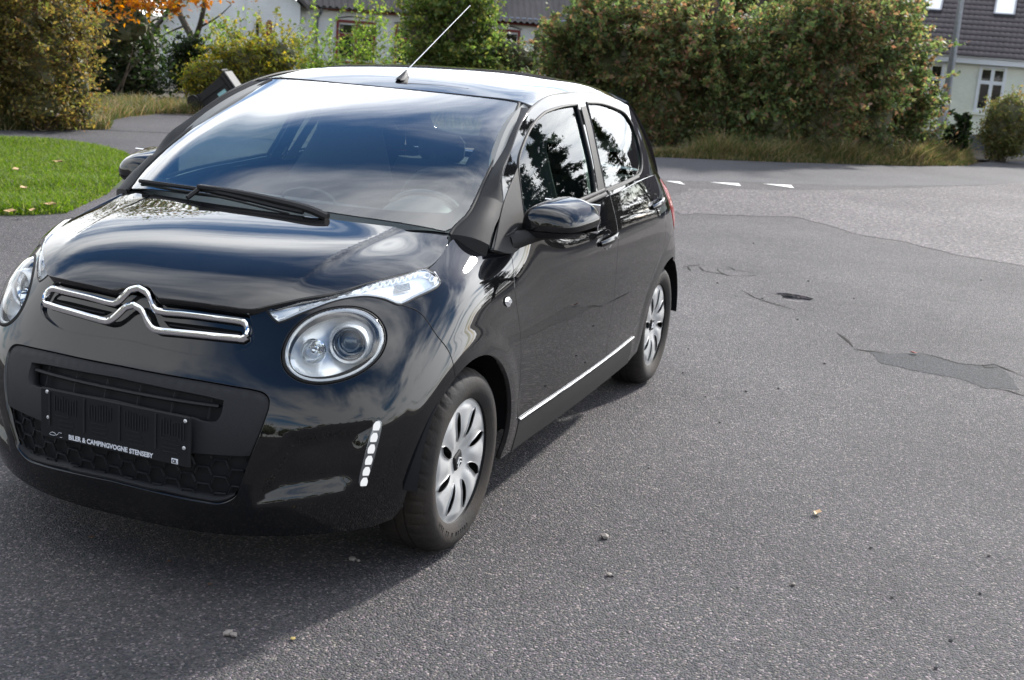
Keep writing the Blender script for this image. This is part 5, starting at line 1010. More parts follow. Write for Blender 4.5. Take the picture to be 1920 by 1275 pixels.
# scooped corners of the bumper beside the lamps
CON = np.array(OL['concave'])
def ring_disp2(X, uv):
    D = ring_disp(X, uv)
    m = (uv[:, 0] > .70) & (uv[:, 0] < 1.25) & (uv[:, 1] < .5)
    if m.any():
        q = uv[m]; d = edge_dist(CON, q) * np.where(inside(CON, q), 1, -1)
        k = sstep(-.004, .060, d) * .027
        D[m, 0] -= k * .9; D[m, 1] -= k * .35 * np.sign(X[m, 1])
    a = sstep(.78, .30, np.abs(uv[:, 1] * 0 + np.abs(X[:, 1])))
    return D
ring.disp = ring_disp2

def harmonic(P, k=3):
    """smooth closed outline: keep the lowest harmonics"""
    A = resample(P, .004); z = A[:, 0] + 1j * A[:, 1]; Z = np.fft.fft(z); n = len(z); m = np.minimum(np.arange(n), n - np.arange(n)) <= k; z = np.fft.ifft(Z * m)
    return [(float(q.real), float(q.imag)) for q in z[::max(1, n // 64)]]
OL['hl_hole'] = harmonic(OL['hl_hole'], 2); OL['hl_lens'] = harmonic(OL['hl_lens'], 2); _h = np.array(OL['hl_hole']); _c = _h.mean(0); OL['hl_lens'] = [tuple(q) for q in _c + (_h - _c) * [.945, .935]]; OL['repeater'] = harmonic(OL['repeater'], 1)
bumper = panel('bumper', ring, OL['bumper'], M['paint'], car, holes=[OL['hl_hole'], OL['fog'], OL['insert'], OL['grille']], step=.011, sides='sym', seam=(0, U0), depth=.02)

# ---- bonnet
cu = OL['hood'][0][1]
bonnet = panel('bonnet', hood_s, OL['hood'], M['paint'], car, step=.011, sides='sym', seam=(1, cu), depth=.03)

# ---- wings, doors, quarters, sills
for s in 'LR':
    panel('front_wing', ring, OL['fender'], M['paint'], car, holes=[OL['repeater']], sides=s, step=.014)
    if s == 'L':
        rep = panel('side_repeater', ring, OL['repeater'], M['led_white'], car, sides='L', step=.004, gap=.0005, off=lambda q: .004 + .006 * sstep(0, .012, edge_dist(np.array(OL['repeater']), q)), rim=False)
        panel('amber_bulb', ring, [(rep_u, rep_v) for rep_u, rep_v in np.array(OL['repeater']).mean(0) + .4 * (np.array(OL['repeater']) - np.array(OL['repeater']).mean(0))], M['amber'], rep, sides='L', step=.003, off=.0085, rim=False)
    else: panel('side_repeater', ring, OL['repeater'], M['led_white'], car, sides='R', step=.006, gap=.0005, off=.006, rim=False)
    fd = panel('front_door', ring, OL['door_front'], M['paint'], car, sides=s, step=.016)
    rd = panel('rear_door', ring, OL['door_rear'], M['paint'], car, sides=s, step=.018)
    panel('rear_quarter', ring, OL['quarter'], M['paint'], car, sides=s, step=.020, seam=(0, U1))
    panel('sill', ring, OL['sill'], M['vinyl'], car, sides=s, step=.022, off=.002)
    # chrome strip along the doors
    st = resample(OL['strip'], .03, closed=False); X, Nn = ring.PN(st); X = X + Nn * .004
    if s == 'R': X = X * [1, -1, 1]
    MB().tube(X, .0040, n=8).build('chrome_strip', M['chrome'], car)
    if s == 'L': fdL, rdL = fd, rd
    else: fdR, rdR = fd, rd
# ---- cabin sides
gapl = sd('gap'); belt = [(-1.36, 1.003), (-1.1, .985), (-.8, .965), (-.55, .94), (-.347, .888)]
def side_uv(x, z):
    q = np.array([float(np.interp(-x, -np.array(SX), side_s.tu)), float(np.interp(z, SZ, side_s.tv))])
    for k in range(30):
        e = 1e-4; P = side_s.P([q, q + [e, 0], q + [0, e]]); J = np.array([[(P[1] - P[0])[0], (P[2] - P[0])[0]], [(P[1] - P[0])[2], (P[2] - P[0])[2]]]) / e
        q = q + np.linalg.solve(J, np.array([x - P[0][0], z - P[0][2]]))
    return tuple(q)
bfr = OL['bframe']
frame_f = [OL['gap'][2]] + OL['gap'][3:11] + bfr[1:] + [side_uv(-1.34, .985), side_uv(-1.1, .972), side_uv(-.8, .955), side_uv(-.52, .925), side_uv(-.36, .89), side_uv(-.24, .912)]
frame_r = [bfr[0], *OL['gap'][11:18], side_uv(-2.06, 1.02), side_uv(-1.9, 1.008), side_uv(-1.6, .99), side_uv(-1.40, .982), *bfr[::-1][:-1]]
sail = [OL['gap'][2], side_uv(-.575, 1.150), side_uv(-.54, 1.07), OL['glass_f'][-2], OL['glass_f'][-3], side_uv(-.505, .925), side_uv(-.36, .888), side_uv(-.24, .910)]
bpost = [side_uv(-1.395, 1.322), side_uv(-1.46, 1.325), side_uv(-1.375, 1.0), side_uv(-1.275, 1.0)]
cpost = [OL['gap'][13], OL['gap'][14], OL['gap'][15], OL['gap'][16], OL['gap'][17], side_uv(-2.06, 1.02), side_uv(-2.2, .995), side_uv(-2.43, .985), side_uv(-2.375, 1.08), side_uv(-2.25, 1.21), side_uv(-2.16, 1.285), side_uv(-2.10, 1.315)]
for s, fd, rd in (('L', fdL, rdL), ('R', fdR, rdR)):
    panel('window_frame', side_s, frame_f, M['paint'], fd, holes=[OL['glass_f']], sides=s, step=.018, off=.001, hole_gap=.0)
    panel('window_frame', side_s, frame_r, M['paint'], rd, holes=[OL['glass_r']], sides=s, step=.018, off=.001, hole_gap=.0)
    panel('window_glass', side_s, OL['glass_f'], M['window'], fd, sides=s, step=.03, gap=-.004, off=-.006, rim=False)
    panel('window_glass', side_s, OL['glass_r'], M['window'], rd, sides=s, step=.03, gap=-.004, off=-.004, rim=False)
    panel('mirror_sail', side_s, sail, M['vinyl'], fd, sides=s, step=.02, off=.004, depth=.006)
    panel('pillar_trim', side_s, bpost, M['vinyl'], fd, sides=s, step=.03, off=.003, depth=.004)
    panel('rear_pillar', side_s, cpost, M['paint'], car, sides=s, step=.022)
    for par, g in ((fd, 'glass_f'), (rd, 'glass_r')):
        pth = resample(OL[g], .02); X, Nn = side_s.PN(pth); X = X + Nn * .0005
        if s == 'R': X = X * [1, -1, 1]
        MB().tube(X, .006, n=6, closed=True).build('window_seal', M['rubber'], par)
    # moulding along the belt of the front window
    bl = np.array([side_uv(-.52, .962), side_uv(-.8, .985), side_uv(-1.1, 1.0), side_uv(-1.352, 1.012)])
    for k, (dv, r) in enumerate(((-.018, .009), (.0, .007))):
        X, Nn = side_s.PN(resample(bl, .04, closed=False) + [0, dv]); X = X + Nn * .004
        if s == 'R': X = X * [1, -1, 1]
        MB().tube(X, r, n=8).build('belt_moulding', M['vinyl'], fd)
    bl = np.array([side_uv(-1.385, 1.004), side_uv(-1.6, 1.012), side_uv(-1.88, 1.026)])
    X, Nn = side_s.PN(resample(bl, .04, closed=False)); X = X + Nn * .003
    if s == 'R': X = X * [1, -1, 1]
    MB().tube(X, .005, n=6).build('belt_moulding', M['rubber'], rd)

# ---- windscreen with its black border
sc = float(screen_s.tv[(len(screen_s.tv) - 1) // 2])
scr = panel('windscreen', screen_s, OL['screen'], M['screen'], car, step=.03, sides='sym', seam=(1, sc), flip=True, rim=False)
full = OL['screen']; clear = OL['screen_clear']
top_c = clear[-1]; clear_half = [(clear[0][0] - .004, sc)] + clear + [(top_c[0] - .002, sc)]
panel('screen_border', screen_s, full, M['frit'], scr, holes=[clear_half], step=.03, sides='sym', seam=(1, sc), flip=True, rim=False, off=.004, gap=.001, hole_gap=0)

# ---- A pillars, roof
scl = np.array(OL['screen'][3:11]); A3 = screen_s.P(scl)
A3 = np.vstack([[(-.150, .606, .957)], A3[1:]]); gp3 = side_s.P(gapl)
Ac = curve_pts(A3, 26); Bc = curve_pts(gp3[0:8], 26)
spl = 6
cut = (Ac[spl] + Bc[spl]) / 2
loft('pillar_base_cover', np.vstack([Ac[:1] - [[0, -.01, .035]], Ac[:spl + 1]]), np.vstack([Bc[:1] - [[0, .01, .05]], Bc[:spl + 1]]), M['vinyl'], car, n=8, bulge=(.010, .010, .010), sides='LR')
loft('windscreen_pillar', Ac[spl:-1] - [[0, 0, .001]] , Bc[spl:-1], M['vinyl'], car, n=10, bulge=(.006, .008, .002), sides='LR')
for s in (1, -1):
    MB().tube(Ac * [1, s, 1], .006, n=6).build('screen_seal', M['rubber'], car)
    g = curve_pts(gp3[0:13], 60) * [1, s, 1]
    MB().tube(g - np.array([0, s * .004, .002]), .0045, n=6).build('roof_channel', M['rubber'], car)
def roof_uv(x, y):
    q = np.array([-.87 - x, roof_s.tv[(len(roof_s.tv) - 1) // 2] + y])
    for k in range(40):
        e = 1e-4; P = roof_s.P([q, q + [e, 0], q + [0, e]]); J = np.array([[(P[1] - P[0])[0], (P[2] - P[0])[0]], [(P[1] - P[0])[1], (P[2] - P[0])[1]]]) / e
        q = q + np.linalg.solve(J, np.array([x - P[0][0], y - P[0][1]]))
    return tuple(q)
rc = float(roof_s.tv[(len(roof_s.tv) - 1) // 2])
roof_out = [(roof_uv(-.873, 0)[0], rc), roof_uv(-.879, .18), roof_uv(-.894, .36), roof_uv(-.914, .516), *OL['roofgap'], roof_uv(-1.91, .578), roof_uv(-2.04, .580), roof_uv(-2.11, .574), roof_uv(-2.26, .42), roof_uv(-2.33, .2), (roof_uv(-2.345, 0)[0], rc)]
roof = panel('roof', roof_s, roof_out, M['paint'], car, step=.022, sides='sym', seam=(1, rc), flip=True, depth=.015, gap=.003)
# aerial
ant = MB(); ant.V = []; b0 = roof_s.P([roof_uv(-1.0, 0.0)])[0]
prof = [(-.06, .004, .010), (-.045, .016, .016), (-.02, .026, .018), (.0, .036, .017), (.015, .042, .012), (.022, .030, .010)]
for dx_, h_, w_ in prof[:0]: pass
ab = MB(); n_ = 10; VV = []; FFc = []
for i, (dx_, h_, w_) in enumerate([(.035, .004, .012), (.02, .012, .017), (.0, .022, .018), (-.02, .033, .014), (-.034, .040, .009), (-.042, .022, .010), (-.046, .002, .012)]):
    for k in range(n_):
        a = math.pi * k / (n_ - 1); VV.append((b0[0] + dx_, b0[1] + w_ * math.cos(a), b0[2] - .002 + h_ * math.sin(a)))
for i in range(6):
    for k in range(n_ - 1): FFc.append((i * n_ + k, i * n_ + k + 1, (i + 1) * n_ + k + 1, (i + 1) * n_ + k))
aerial = ab.add(VV, FFc).build('aerial_base', M['plastic'], car)
tip = np.array([-1.60, 0, 1.680]); s0 = np.array([b0[0] - .036, 0, b0[2] + .034])
MB().tube([s0, s0 * .6 + tip * .4, tip], [.0024, .002, .0017], n=6).tube([tip, tip + (tip - s0) * .01], .0032, n=6).build('aerial_rod', M['zinc'], aerial)

# ---- tailgate
HB = [[(-2.66, 0, 1.0), (-2.635, .25, 1.0), (-2.57, .47, 1.0), (-2.44, .655, .99)],
      [(-2.60, 0, 1.10), (-2.575, .25, 1.10), (-2.51, .45, 1.095), (-2.385, .640, 1.08)],
      [(-2.49, 0, 1.22), (-2.465, .25, 1.22), (-2.40, .43, 1.215), (-2.265, .61, 1.205)],
      [(-2.41, 0, 1.31), (-2.385, .23, 1.305), (-2.32, .41, 1.295), (-2.165, .58, 1.285)],
      [(-2.345, 0, 1.375), (-2.33, .21, 1.37), (-2.26, .40, 1.35), (-2.11, .57, 1.315)]]
hatch_s = Patch(sym_rows(HB)); hc = float(hatch_s.tv[(len(hatch_s.tv) - 1) // 2]); hw = float(hatch_s.tv[-1]); hu = float(hatch_s.tu[-1])
hglass = [(.075, hc), (.075, hc + .40), (.11, hc + .52), (.20, hc + .535), (.31, hc + .50), (.345, hc + .40), (.345, hc)]
hatch = panel('tailgate', hatch_s, [(0, hc), (0, hw), (hu, hw), (hu, hc)], M['paint'], car, holes=[hglass], sides='sym', seam=(1, hc), step=.03, flip=True)
panel('rear_window', hatch_s, hglass, M['window'], hatch, sides='sym', seam=(1, hc), step=.04, flip=True, rim=False, off=.003)
# ---- tail lamps
tl = [(3.86, .742), (3.87, .69), (3.90, .62), (3.93, .56), (3.97, .53), (4.03, .55), (4.05, .65), (4.04, .742)]
for s in 'LR': panel('tail_lamp', ring, tl, M['red_lamp'], car, sides=s, step=.012, off=lambda q: .003 + .008 * sstep(0, .04, edge_dist(np.array(tl), q)), depth=.02)

# ---- light strips under the bonnet edge
drl = np.array(OL['drl']); dro = drl
for s in 'LR':
    L = panel('position_lamp', ring, [tuple(p) for p in inset(resample(drl, .01), .0035)], M['lamp_clear'], car, sides=s, step=.012, gap=0, off=lambda q: .001 + .008 * sstep(0, .03, edge_dist(drl, q)), rim=False)
    panel('lamp_bezel', ring, drl, M['rubber'], L, holes=[[tuple(p) for p in inset(resample(drl, .01), .0035)]], sides=s, step=.012, gap=.001, off=.002, depth=.012, hole_gap=0)
    panel('reflector', ring, [tuple(p) for p in inset(resample(drl, .01), .003)], M['bowl'], L, sides=s, step=.012, gap=0, off=lambda q: -.004 - .014 * sstep(0, .014, edge_dist(drl, q)), rim=False)
    # silver light guide along the lower edge
    pth = resample(np.array(OL['drl'])[[8, 9, 10, 11, 12, 13, 14, 15, 16, 17, 18]], .012, closed=False)
    cen = drl.mean(0); X, Nn = ring.PN(pth + (np.array([0, .010]))); X = X - Nn * .003
    if s == 'R': X = X * [1, -1, 1]
    MB().tube(X, .004, n=6).build('light_guide', M['satin'], L)
    # ribbed cells
    cells = MB()
    for cu_, w_ in ((1.205, .050), (.895, .035)):
        for i in range(12):
            for j in range(5):
                q = np.array([[cu_ + (i - 5.5) * w_ / 10, 0]]); 
                q[0, 1] = float(np.interp(q[0, 0], [.80, .93, 1.06, 1.12, 1.20, 1.28], [.650, .690, .705, .705, .700, .700])) + (j - 2) * .0065
                X, Nn = ring.PN(q); X = X[0] - Nn[0] * .010
                if s == 'R': X = X * [1, -1, 1]
                cells.box(X, (.0035, .0035, .0035))
    cells.build('lens_cells', M['led_white'], L, smooth=False)

# ---- headlamps
lens = np.array(OL['hl_lens']); hole = np.array(OL['hl_hole'])
def lens_bulge(q): return .002 + .020 * (1 - np.exp(-edge_dist(lens, q) / .028))
for s in 'LR':
    L = panel('headlamp', ring, OL['hl_lens'], M['lamp_clear'], car, sides=s, step=.010, gap=.001, off=lens_bulge, rim=False)
    panel('lamp_gasket', ring, OL['hl_hole'], M['rubber'], L, holes=[OL['hl_lens']], sides=s, step=.010, gap=.001, off=lambda q: -.006 + .010 * sstep(.010, .0, edge_dist(lens, q)), depth=.03, hole_gap=0)
    c = lens.mean(0); P0 = resample(lens, .012); rings = []; mir = np.array([1, -1 if s == 'R' else 1, 1])
    X0, N0 = ring.PN([c]); ax = N0[0]
    for k, (sc_, dp) in enumerate(((.985, .0), (.965, .012), (.93, .030), (.86, .048), (.70, .062), (.45, .070), (.2, .072), (.03, .072))):
        X, _ = ring.PN(c + (P0 - c) * sc_); rings.append((X - ax * dp) * mir)
    n = len(P0); V = np.vstack(rings); F = []
    for i in range(len(rings) - 1):
        for k in range(n): F.append((i * n + k, i * n + (k + 1) % n, (i + 1) * n + (k + 1) % n, (i + 1) * n + k))
    bowl = MB().add(V, F).build('reflector_bowl', M['bowl'], L)
    X, _ = ring.PN(P0 * .0 + c + (P0 - c) * .955); MB().tube((X - ax * .008) * mir, .006, n=8, closed=True).build('bright_rim', M['satin'], L)
    # projector and main beam bulb
    fwd = np.array([.93, .30, .05]); fwd /= np.linalg.norm(fwd)
    def place(du, dv, dp): X, _ = ring.PN([c + [du, dv]]); return X[0] - ax * dp
    R_ = Vector(fwd).to_track_quat('Y', 'Z').to_matrix()
    def turned(prof, centre, mat, name, par, nn=40):
        mb = MB().lathe(prof, nn); V = [np.array((R_ @ Vector(v))[:]) + centre for v in mb.V]; V = [v * mir for v in V]
        return MB().add(V, mb.F).build(name, mat, par)
    pc = place(.052, .012, .050)
    pj = turned([(.046, -.03), (.047, .030), (.052, .036), (.056, .030), (.060, .015), (.060, -.03)], pc, M['satin'], 'projector_ring', L)
    turned([(.044, -.025), (.043, .024), (.040, .020), (.036, .012), (.036, .000)], pc, M['chrome'], 'projector_barrel', pj)
    turned([(.0, .020), (.012, .019), (.022, .014), (.030, .005), (.034, -.006), (.036, -.012)], pc, pbr('projector_glass', (.05, .07, .09), .02, .2, coat=1), 'projector_lens', pj)
    bc = place(-.050, .004, .052)
    bl_ = turned([(.034, .026), (.036, .022), (.034, .010), (.026, -.008), (.014, -.02), (.004, -.022)], bc, M['chrome'], 'beam_reflector', L)
    turned([(.0, .020), (.006, .018), (.008, .010), (.008, -.02)], bc, M['chrome'], 'bulb', bl_, 16)

# ---- daytime lamps in the bumper corners
fog = np.array(OL['fog'])
for s in 'LR':
    mir = np.array([1, -1 if s == 'R' else 1, 1])
    fl = panel('daytime_lamp', ring, OL['fog'], M['bowl_dark'], car, sides=s, step=.007, gap=.0005, off=.002, depth=.02)
    top = fog[np.argmax(fog[:, 1])]; bot_ = fog[np.argmin(fog[:, 1])]
    PN_o = ring.disp
    for i in range(6):
        t_ = (i + .45) / 6; q = top * (1 - t_) + bot_ * t_; w_ = .010
        cell = np.array([[-.9, -1.0], [.9, -1.0], [1, .2], [.5, 1.1], [-.5, 1.1], [-1, .2]]) * [.0088, .0105]
        d_ = (bot_ - top) / np.linalg.norm(bot_ - top); sx = np.array([[d_[1], -d_[0]], [-d_[0], -d_[1]]])
        pts = q + cell @ sx
        panel('led_cell', ring, [tuple(p) for p in pts], M['led'], fl, sides=s, step=.005, gap=0, off=.0045, depth=.003)

# ---- grille recess with the double-angle emblem
grl = panel('grille_recess', ring, OL['grille'], M['paint'], car, step=.014, sides='sym', seam=(0, U0), gap=-.006, off=-.012, rim=False)
MBx = MB()
ch = np.array(OL['chev']); ch = resample(ch, .008, closed=False, corner=60)
X, Nn = ring.PN(ch); X = X + Nn * np.interp(np.abs(X[:, 1]), [0, .05, .1], [.018, .012, .006])[:, None]; X[0, 1] = X[-1, 1] = 0
loop = np.vstack([X, (X * [1, -1, 1])[::-1][1:-1]])
MB().tube(loop, .0098, n=8, closed=True, flat=.62).build('chevron_emblem', M['chrome'], grl)
for s in 'LR':
    panel('air_slot', ring, OL['gslot'], M['dark'], grl, sides=s, step=.02, gap=0, off=-.0108, rim=False)
    gs = np.array(OL['gslot']); a_ = (gs[0] + gs[5]) / 2; b_ = (gs[2] + gs[3]) / 2
    X, Nn = ring.PN(a_ + (b_ - a_) * np.linspace(.03, .98, 14)[:, None] + [0, -.001]); X = X - Nn * .0095
    MB().tube(X * [1, -1 if s == 'R' else 1, 1], .0032, n=6).build('grille_bar', M['matt'], grl)

# ---- black lower grille
ins_o = lambda q: -.005 + .004 * sstep(.0, .02, edge_dist(np.array(OL['insert'])[:-1], q, closed=False))
insert = panel('lower_grille', ring, OL['insert'], M['plastic'], car, holes=[OL['slot'], OL['mesh']], step=.016, sides='sym', seam=(0, U0), gap=.003, off=ins_o, depth=.035)
panel('slot_back', ring, OL['slot'], M['matt'], insert, step=.02, sides='sym', seam=(0, U0), gap=-.004, off=-.040, rim=False)
slt = np.array(OL['slot']); v0_, v1_ = float(slt[:, 1].min()), float(slt[:, 1].max()); vm = .45 * v0_ + .55 * v1_
X, Nn = ring.PN([(u, vm + .004) for u in np.linspace(U0, slt[:, 0].max() - .012, 24)]); X = X - Nn * .016
X = np.vstack([(X * [1, -1, 1])[::-1], X[1:]]); MB().tube(X, .0055, n=6, flat=1.8).build('slot_slat', M['vinyl'], insert)
for y_ in (-.27, -.16, -.05, .06, .17, .28):
    X, Nn = ring.PN([(U0 + abs(y_), v) for v in np.linspace(v0_ + .006, v1_ - .006, 4)]); X = (X - Nn * .026) * [1, 1 if y_ > 0 else -1, 1]
    MB().tube(X, .003, n=5).build('slot_rib', M['plastic'], insert)
panel('mesh_back', ring, OL['mesh'], M['matt'], insert, step=.02, sides='sym', seam=(0, U0), gap=-.004, off=-.028, rim=False)
mp_ = np.array(OL['mesh']); pw, ph = .094, .042; hx = MB()
for row in range(-1, 7):
    for col in range(-1, 8):
        cu_ = U0 + (col + (row % 2) * .5) * pw; cv_ = .085 + row * ph / 2 * 1.15
        for side in (1, -1):
            if side < 0 and cu_ < U0 + 1e-6: continue
            pts = [np.array([cu_ + a * pw, cv_ + b * ph]) for a, b in ((-.25, 0), (-.16, .5), (.16, .5), (.25, 0))]
            seg = []
            for p in np.vstack([np.linspace(pts[i], pts[i + 1], 4)[:-1] for i in range(3)] + [pts[3:4]]):
                uu = U0 + abs(p[0] - U0); inn = inside(mp_, [[max(uu, U0 + 1e-4), p[1]]])[0]
                if inn:
                    Xp, Np = ring.PN([(uu, p[1])]); w = Xp[0] - Np[0] * .018
                    if p[0] < U0: w = w * [1, -1, 1]
                    seg.append(w * [1, side, 1])
                else:
                    if len(seg) > 1: hx.tube(seg, .003, n=5, flat=1.6)
                    seg = []
            if len(seg) > 1: hx.tube(seg, .003, n=5, flat=1.6)
hx.build('honeycomb_mesh', M['plastic'], insert)
# lower lip and engine undertray
MB().box((.42, 0, .20), (.30, .80, .02), bev=.005).build('undertray', M['matt'], car)

# ---- number plate holder
px_, py0, py1, pz0, pz1 = .712, -.231, .264, .377, .520
holder = MB().box((px_ - .006, (py0 + py1) / 2, (pz0 + pz1) / 2), (.012, py1 - py0, pz1 - pz0), bev=.003).build('plate_holder', M['matt'], car, smooth=False)
rb = MB(); rnd = random.Random(3)
for k in range(4):
    y0 = py0 + .045 + k * .118
    rb.box((px_ + .001, y0 - .012, (pz0 + .03 + pz1) / 2), (.004, .006, pz1 - pz0 - .045))
    for j in range(9): rb.box((px_ + .0005, y0 + .006 + j * .009, pz1 - .035 - .01 * rnd.random()), (.003, .003, .035 + .015 * rnd.random()))
    for j in range(4): rb.box((px_ + .0005, y0 + .03 + .02 * rnd.random(), pz0 + .035 + j * .012), (.003, .05, .003))
rb.build('holder_ribs', M['plastic'], holder, smooth=False)
for y_, z_ in ((-.206, .511), (.250, .508), (-.203, .437), (.247, .432)):
    MB().lathe([(0, .004), (.004, .0035), (.0055, .0015), (.0055, -.001)], 14, axis='x', c=(px_, y_, z_)).build('rivet', M['satin'], holder)
def text_obj(name, body, size, loc, mat, parent, R=None, extrude=.0004, align='LEFT', bold=.0, sx=1.0):
    cu_ = bpy.data.curves.new(name, 'FONT'); cu_.body = body; cu_.size = size; cu_.extrude = extrude; cu_.align_x = align; cu_.offset = bold; cu_.resolution_u = 3
    o_ = bpy.data.objects.new(name, cu_); COL.objects.link(o_); bpy.context.view_layer.update()
    me = bpy.data.meshes.new_from_object(o_.evaluated_get(bpy.context.evaluated_depsgraph_get())); bpy.data.objects.remove(o_)
    Mx = (Matrix.Translation(loc) @ (R.to_4x4() if R is not None else Matrix.Identity(4)) @ Matrix.Diagonal((sx, 1, 1, 1)))
    me.transform(Mx); me.materials.clear(); me.materials.append(mat)
    return link(bpy.data.objects.new(name, me), parent)
FRONT = Matrix(((0, 0, 1), (1, 0, 0), (0, 1, 0)))
text_obj('dealer_lettering', 'BILER & CAMPINGVOGNE', .0192, (px_ + .0012, -.133, .3855), M['white_print'], holder, FRONT, bold=.0006, sx=.90)
text_obj('dealer_lettering', 'STENSEBY', .0192, (px_ + .0012, .071, .3845), M['white_print'], holder, FRONT, bold=.0006, sx=.90)
MB().box((px_ + .0008, .2185, .3895), (.002, .021, .015), bev=.0008).build('country_badge', M['white_print'], holder, smooth=False)
text_obj('badge_lettering', 'CR', .0135, (px_ + .0022, .2105, .3848), M['matt'], holder, FRONT, bold=.0004, sx=.8)
lg = MB()
lg.tube([(px_ + .001, -.199 + a, .3905 + b) for a, b in ((0, 0), (.004, .003), (.010, .006), (.017, .005), (.023, .001), (.019, -.002), (.008, -.0035), (.001, -.002))], .0006, n=4, closed=True)
lg.tube([(px_ + .001, -.176 + a, .3905 + b) for a, b in ((0, -.001), (.005, .002), (.009, .008), (.020, .008), (.021, -.004), (.013, -.005))], .0007, n=4)
lg.build('dealer_emblem', M['white_print'], holder)

# ---- wiper
lift = lambda P, h: np.array(P) + np.array([.90, .33, .27]) * h / .6
arm = curve_pts(lift([(-.108, -.26, 1.005), (-.103, -.227, 1.006), (-.083, -.072, 1.004), (-.063, .117, .993), (-.052, .19, .984), (-.048, .235, .972)], .018), 24)
wip = MB().tube(arm, list(np.interp(np.arange(24), [0, 6, 16, 23], [.008, .010, .013, .014])), n=8, flat=1.0).build('wiper', M['vinyl'], car)
bl1 = curve_pts(lift([(-.185, -.574, .987), (-.125, -.389, .996), (-.088, -.216, .999), (-.062, -.055, .992), (-.046, .092, .982), (-.044, .15, .979)], .012), 30)
MB().tube(bl1, .0075, n=6, flat=.8).build('wiper_blade', M['matt'], wip)
MB().tube(bl1[:-2] - [[0, 0, .013]], .004, n=6, flat=.6).build('wiper_rubber', M['rubber'], wip)
MB().tube(lift([(-.052, -.285, .973), (-.095, -.27, 1.0), (-.112, -.262, 1.008)], .016), .008, n=6).box(lift([(-.105, -.235, 1.006)], .02)[0], (.026, .085, .014), bev=.003).build('wiper_clip', M['vinyl'], wip)
# ---- door mirrors: rounded shell, widest at its back edge
def mirror_shell(zlo, zhi, grow=0.0):
    prof = np.array([(.735, .938), (.80, .930), (.87, .932), (.93, .945), (.958, .962), (.968, .985), (.962, 1.010), (.940, 1.034), (.905, 1.052), (.86, 1.064), (.80, 1.066), (.755, 1.056), (.728, 1.036), (.718, 1.00), (.720, .962)])
    P = resample(prof, .008, corner=75); c = np.array([.835, .995]); P = c + (P - c) * [.76, .88] + [.004, .0]; V = []; F = []
    stn = [(-.625, .95), (-.618, .99), (-.605, 1.0), (-.560, 1.0), (-.520, .985), (-.490, .955), (-.468, .90), (-.452, .82), (-.441, .70), (-.433, .52), (-.429, .3), (-.427, .02)]
    for x_, k in stn:
        for p in P:
            q = c + (p - c) * k * (1 + grow); q = q + np.array([-.035, -.018]) * (x_ + .60) / .17
            V.append((x_ + .10 * max(0, (.83 - q[0])) * .8 - (q[0] - .72) * .10, q[0], min(max(q[1], zlo), zhi)))
    n = len(P)
    for i in range(len(stn) - 1):
        for k in range(n): F.append((i * n + k, i * n + (k + 1) % n, (i + 1) * n + (k + 1) % n, (i + 1) * n + k))
    F.append(tuple(range(n)))
    return V, F
for s in 'LR':
    mir = s == 'R'
    cap = MB().add(*mirror_shell(.9585, 2)).build('door_mirror', M['paint'], car, mirror=mir)
    MB().add(*mirror_shell(0, .957)).build('mirror_base', M['plastic'], cap, mirror=mir)
    MB().tube([(-.375, .715, .918), (-.41, .735, .926), (-.46, .77, .938), (-.50, .80, .944)], [.034, .030, .024, .018], n=12, flat=.8).build('mirror_stalk', M['vinyl'], cap, mirror=mir)
    MB().tube([(-.325, .727, .948), (-.36, .737, .957), (-.395, .735, .966)], [.002, .006, .003], n=8, flat=.6).build('mirror_sail_lug', M['vinyl'], cap, mirror=mir)
    MB().box((-.632, .84, .995), (.006, .20, .10), bev=.02).build('mirror_glass', M['chrome'], cap, mirror=mir)

# ---- door handles: a bar over a cupped recess
for s, fd, rd in (('L', fdL, rdL), ('R', fdR, rdR)):
    for par, key in ((fd, 'handle_f'), (rd, 'handle_r')):
        a_, b_ = np.array(OL[key]); d_ = b_ - a_; q = a_ + d_ * np.linspace(-.02, 1.02, 12)[:, None]; q[:, 1] = np.linspace(q[0, 1], q[0, 1] + .012, 12)
        X, Nn = ring.PN(q); h = .028 * np.sin(np.linspace(.15, math.pi - .15, 12)) ** .6; X = X + Nn * (h - .004)[:, None]
        mr_ = np.array([1, -1 if s == 'R' else 1, 1])
        MB().tube(X * mr_, list(.0105 + .004 * np.sin(np.linspace(0, math.pi, 12))), n=10, flat=.65).build('door_handle', M['paint'], par)
        cq = (a_ + b_) / 2 + [-.01, -.004]; cup = [tuple(cq + np.array([math.cos(w) * .060, math.sin(w) * .036])) for w in np.linspace(0, 2 * math.pi, 20)[:-1]]
        panel('handle_cup', ring, cup, M['paint'], par, sides=s, step=.008, gap=0, off=lambda q, cq=cq: .0012 - .022 * sstep(1.02, .35, np.hypot((q[:, 0] - cq[0]) / .060, (q[:, 1] - cq[1]) / .036)) + .022 * sstep(1.0, .98, np.hypot((q[:, 0] - cq[0]) / .060, (q[:, 1] - cq[1]) / .036)) * 0, rim=False)

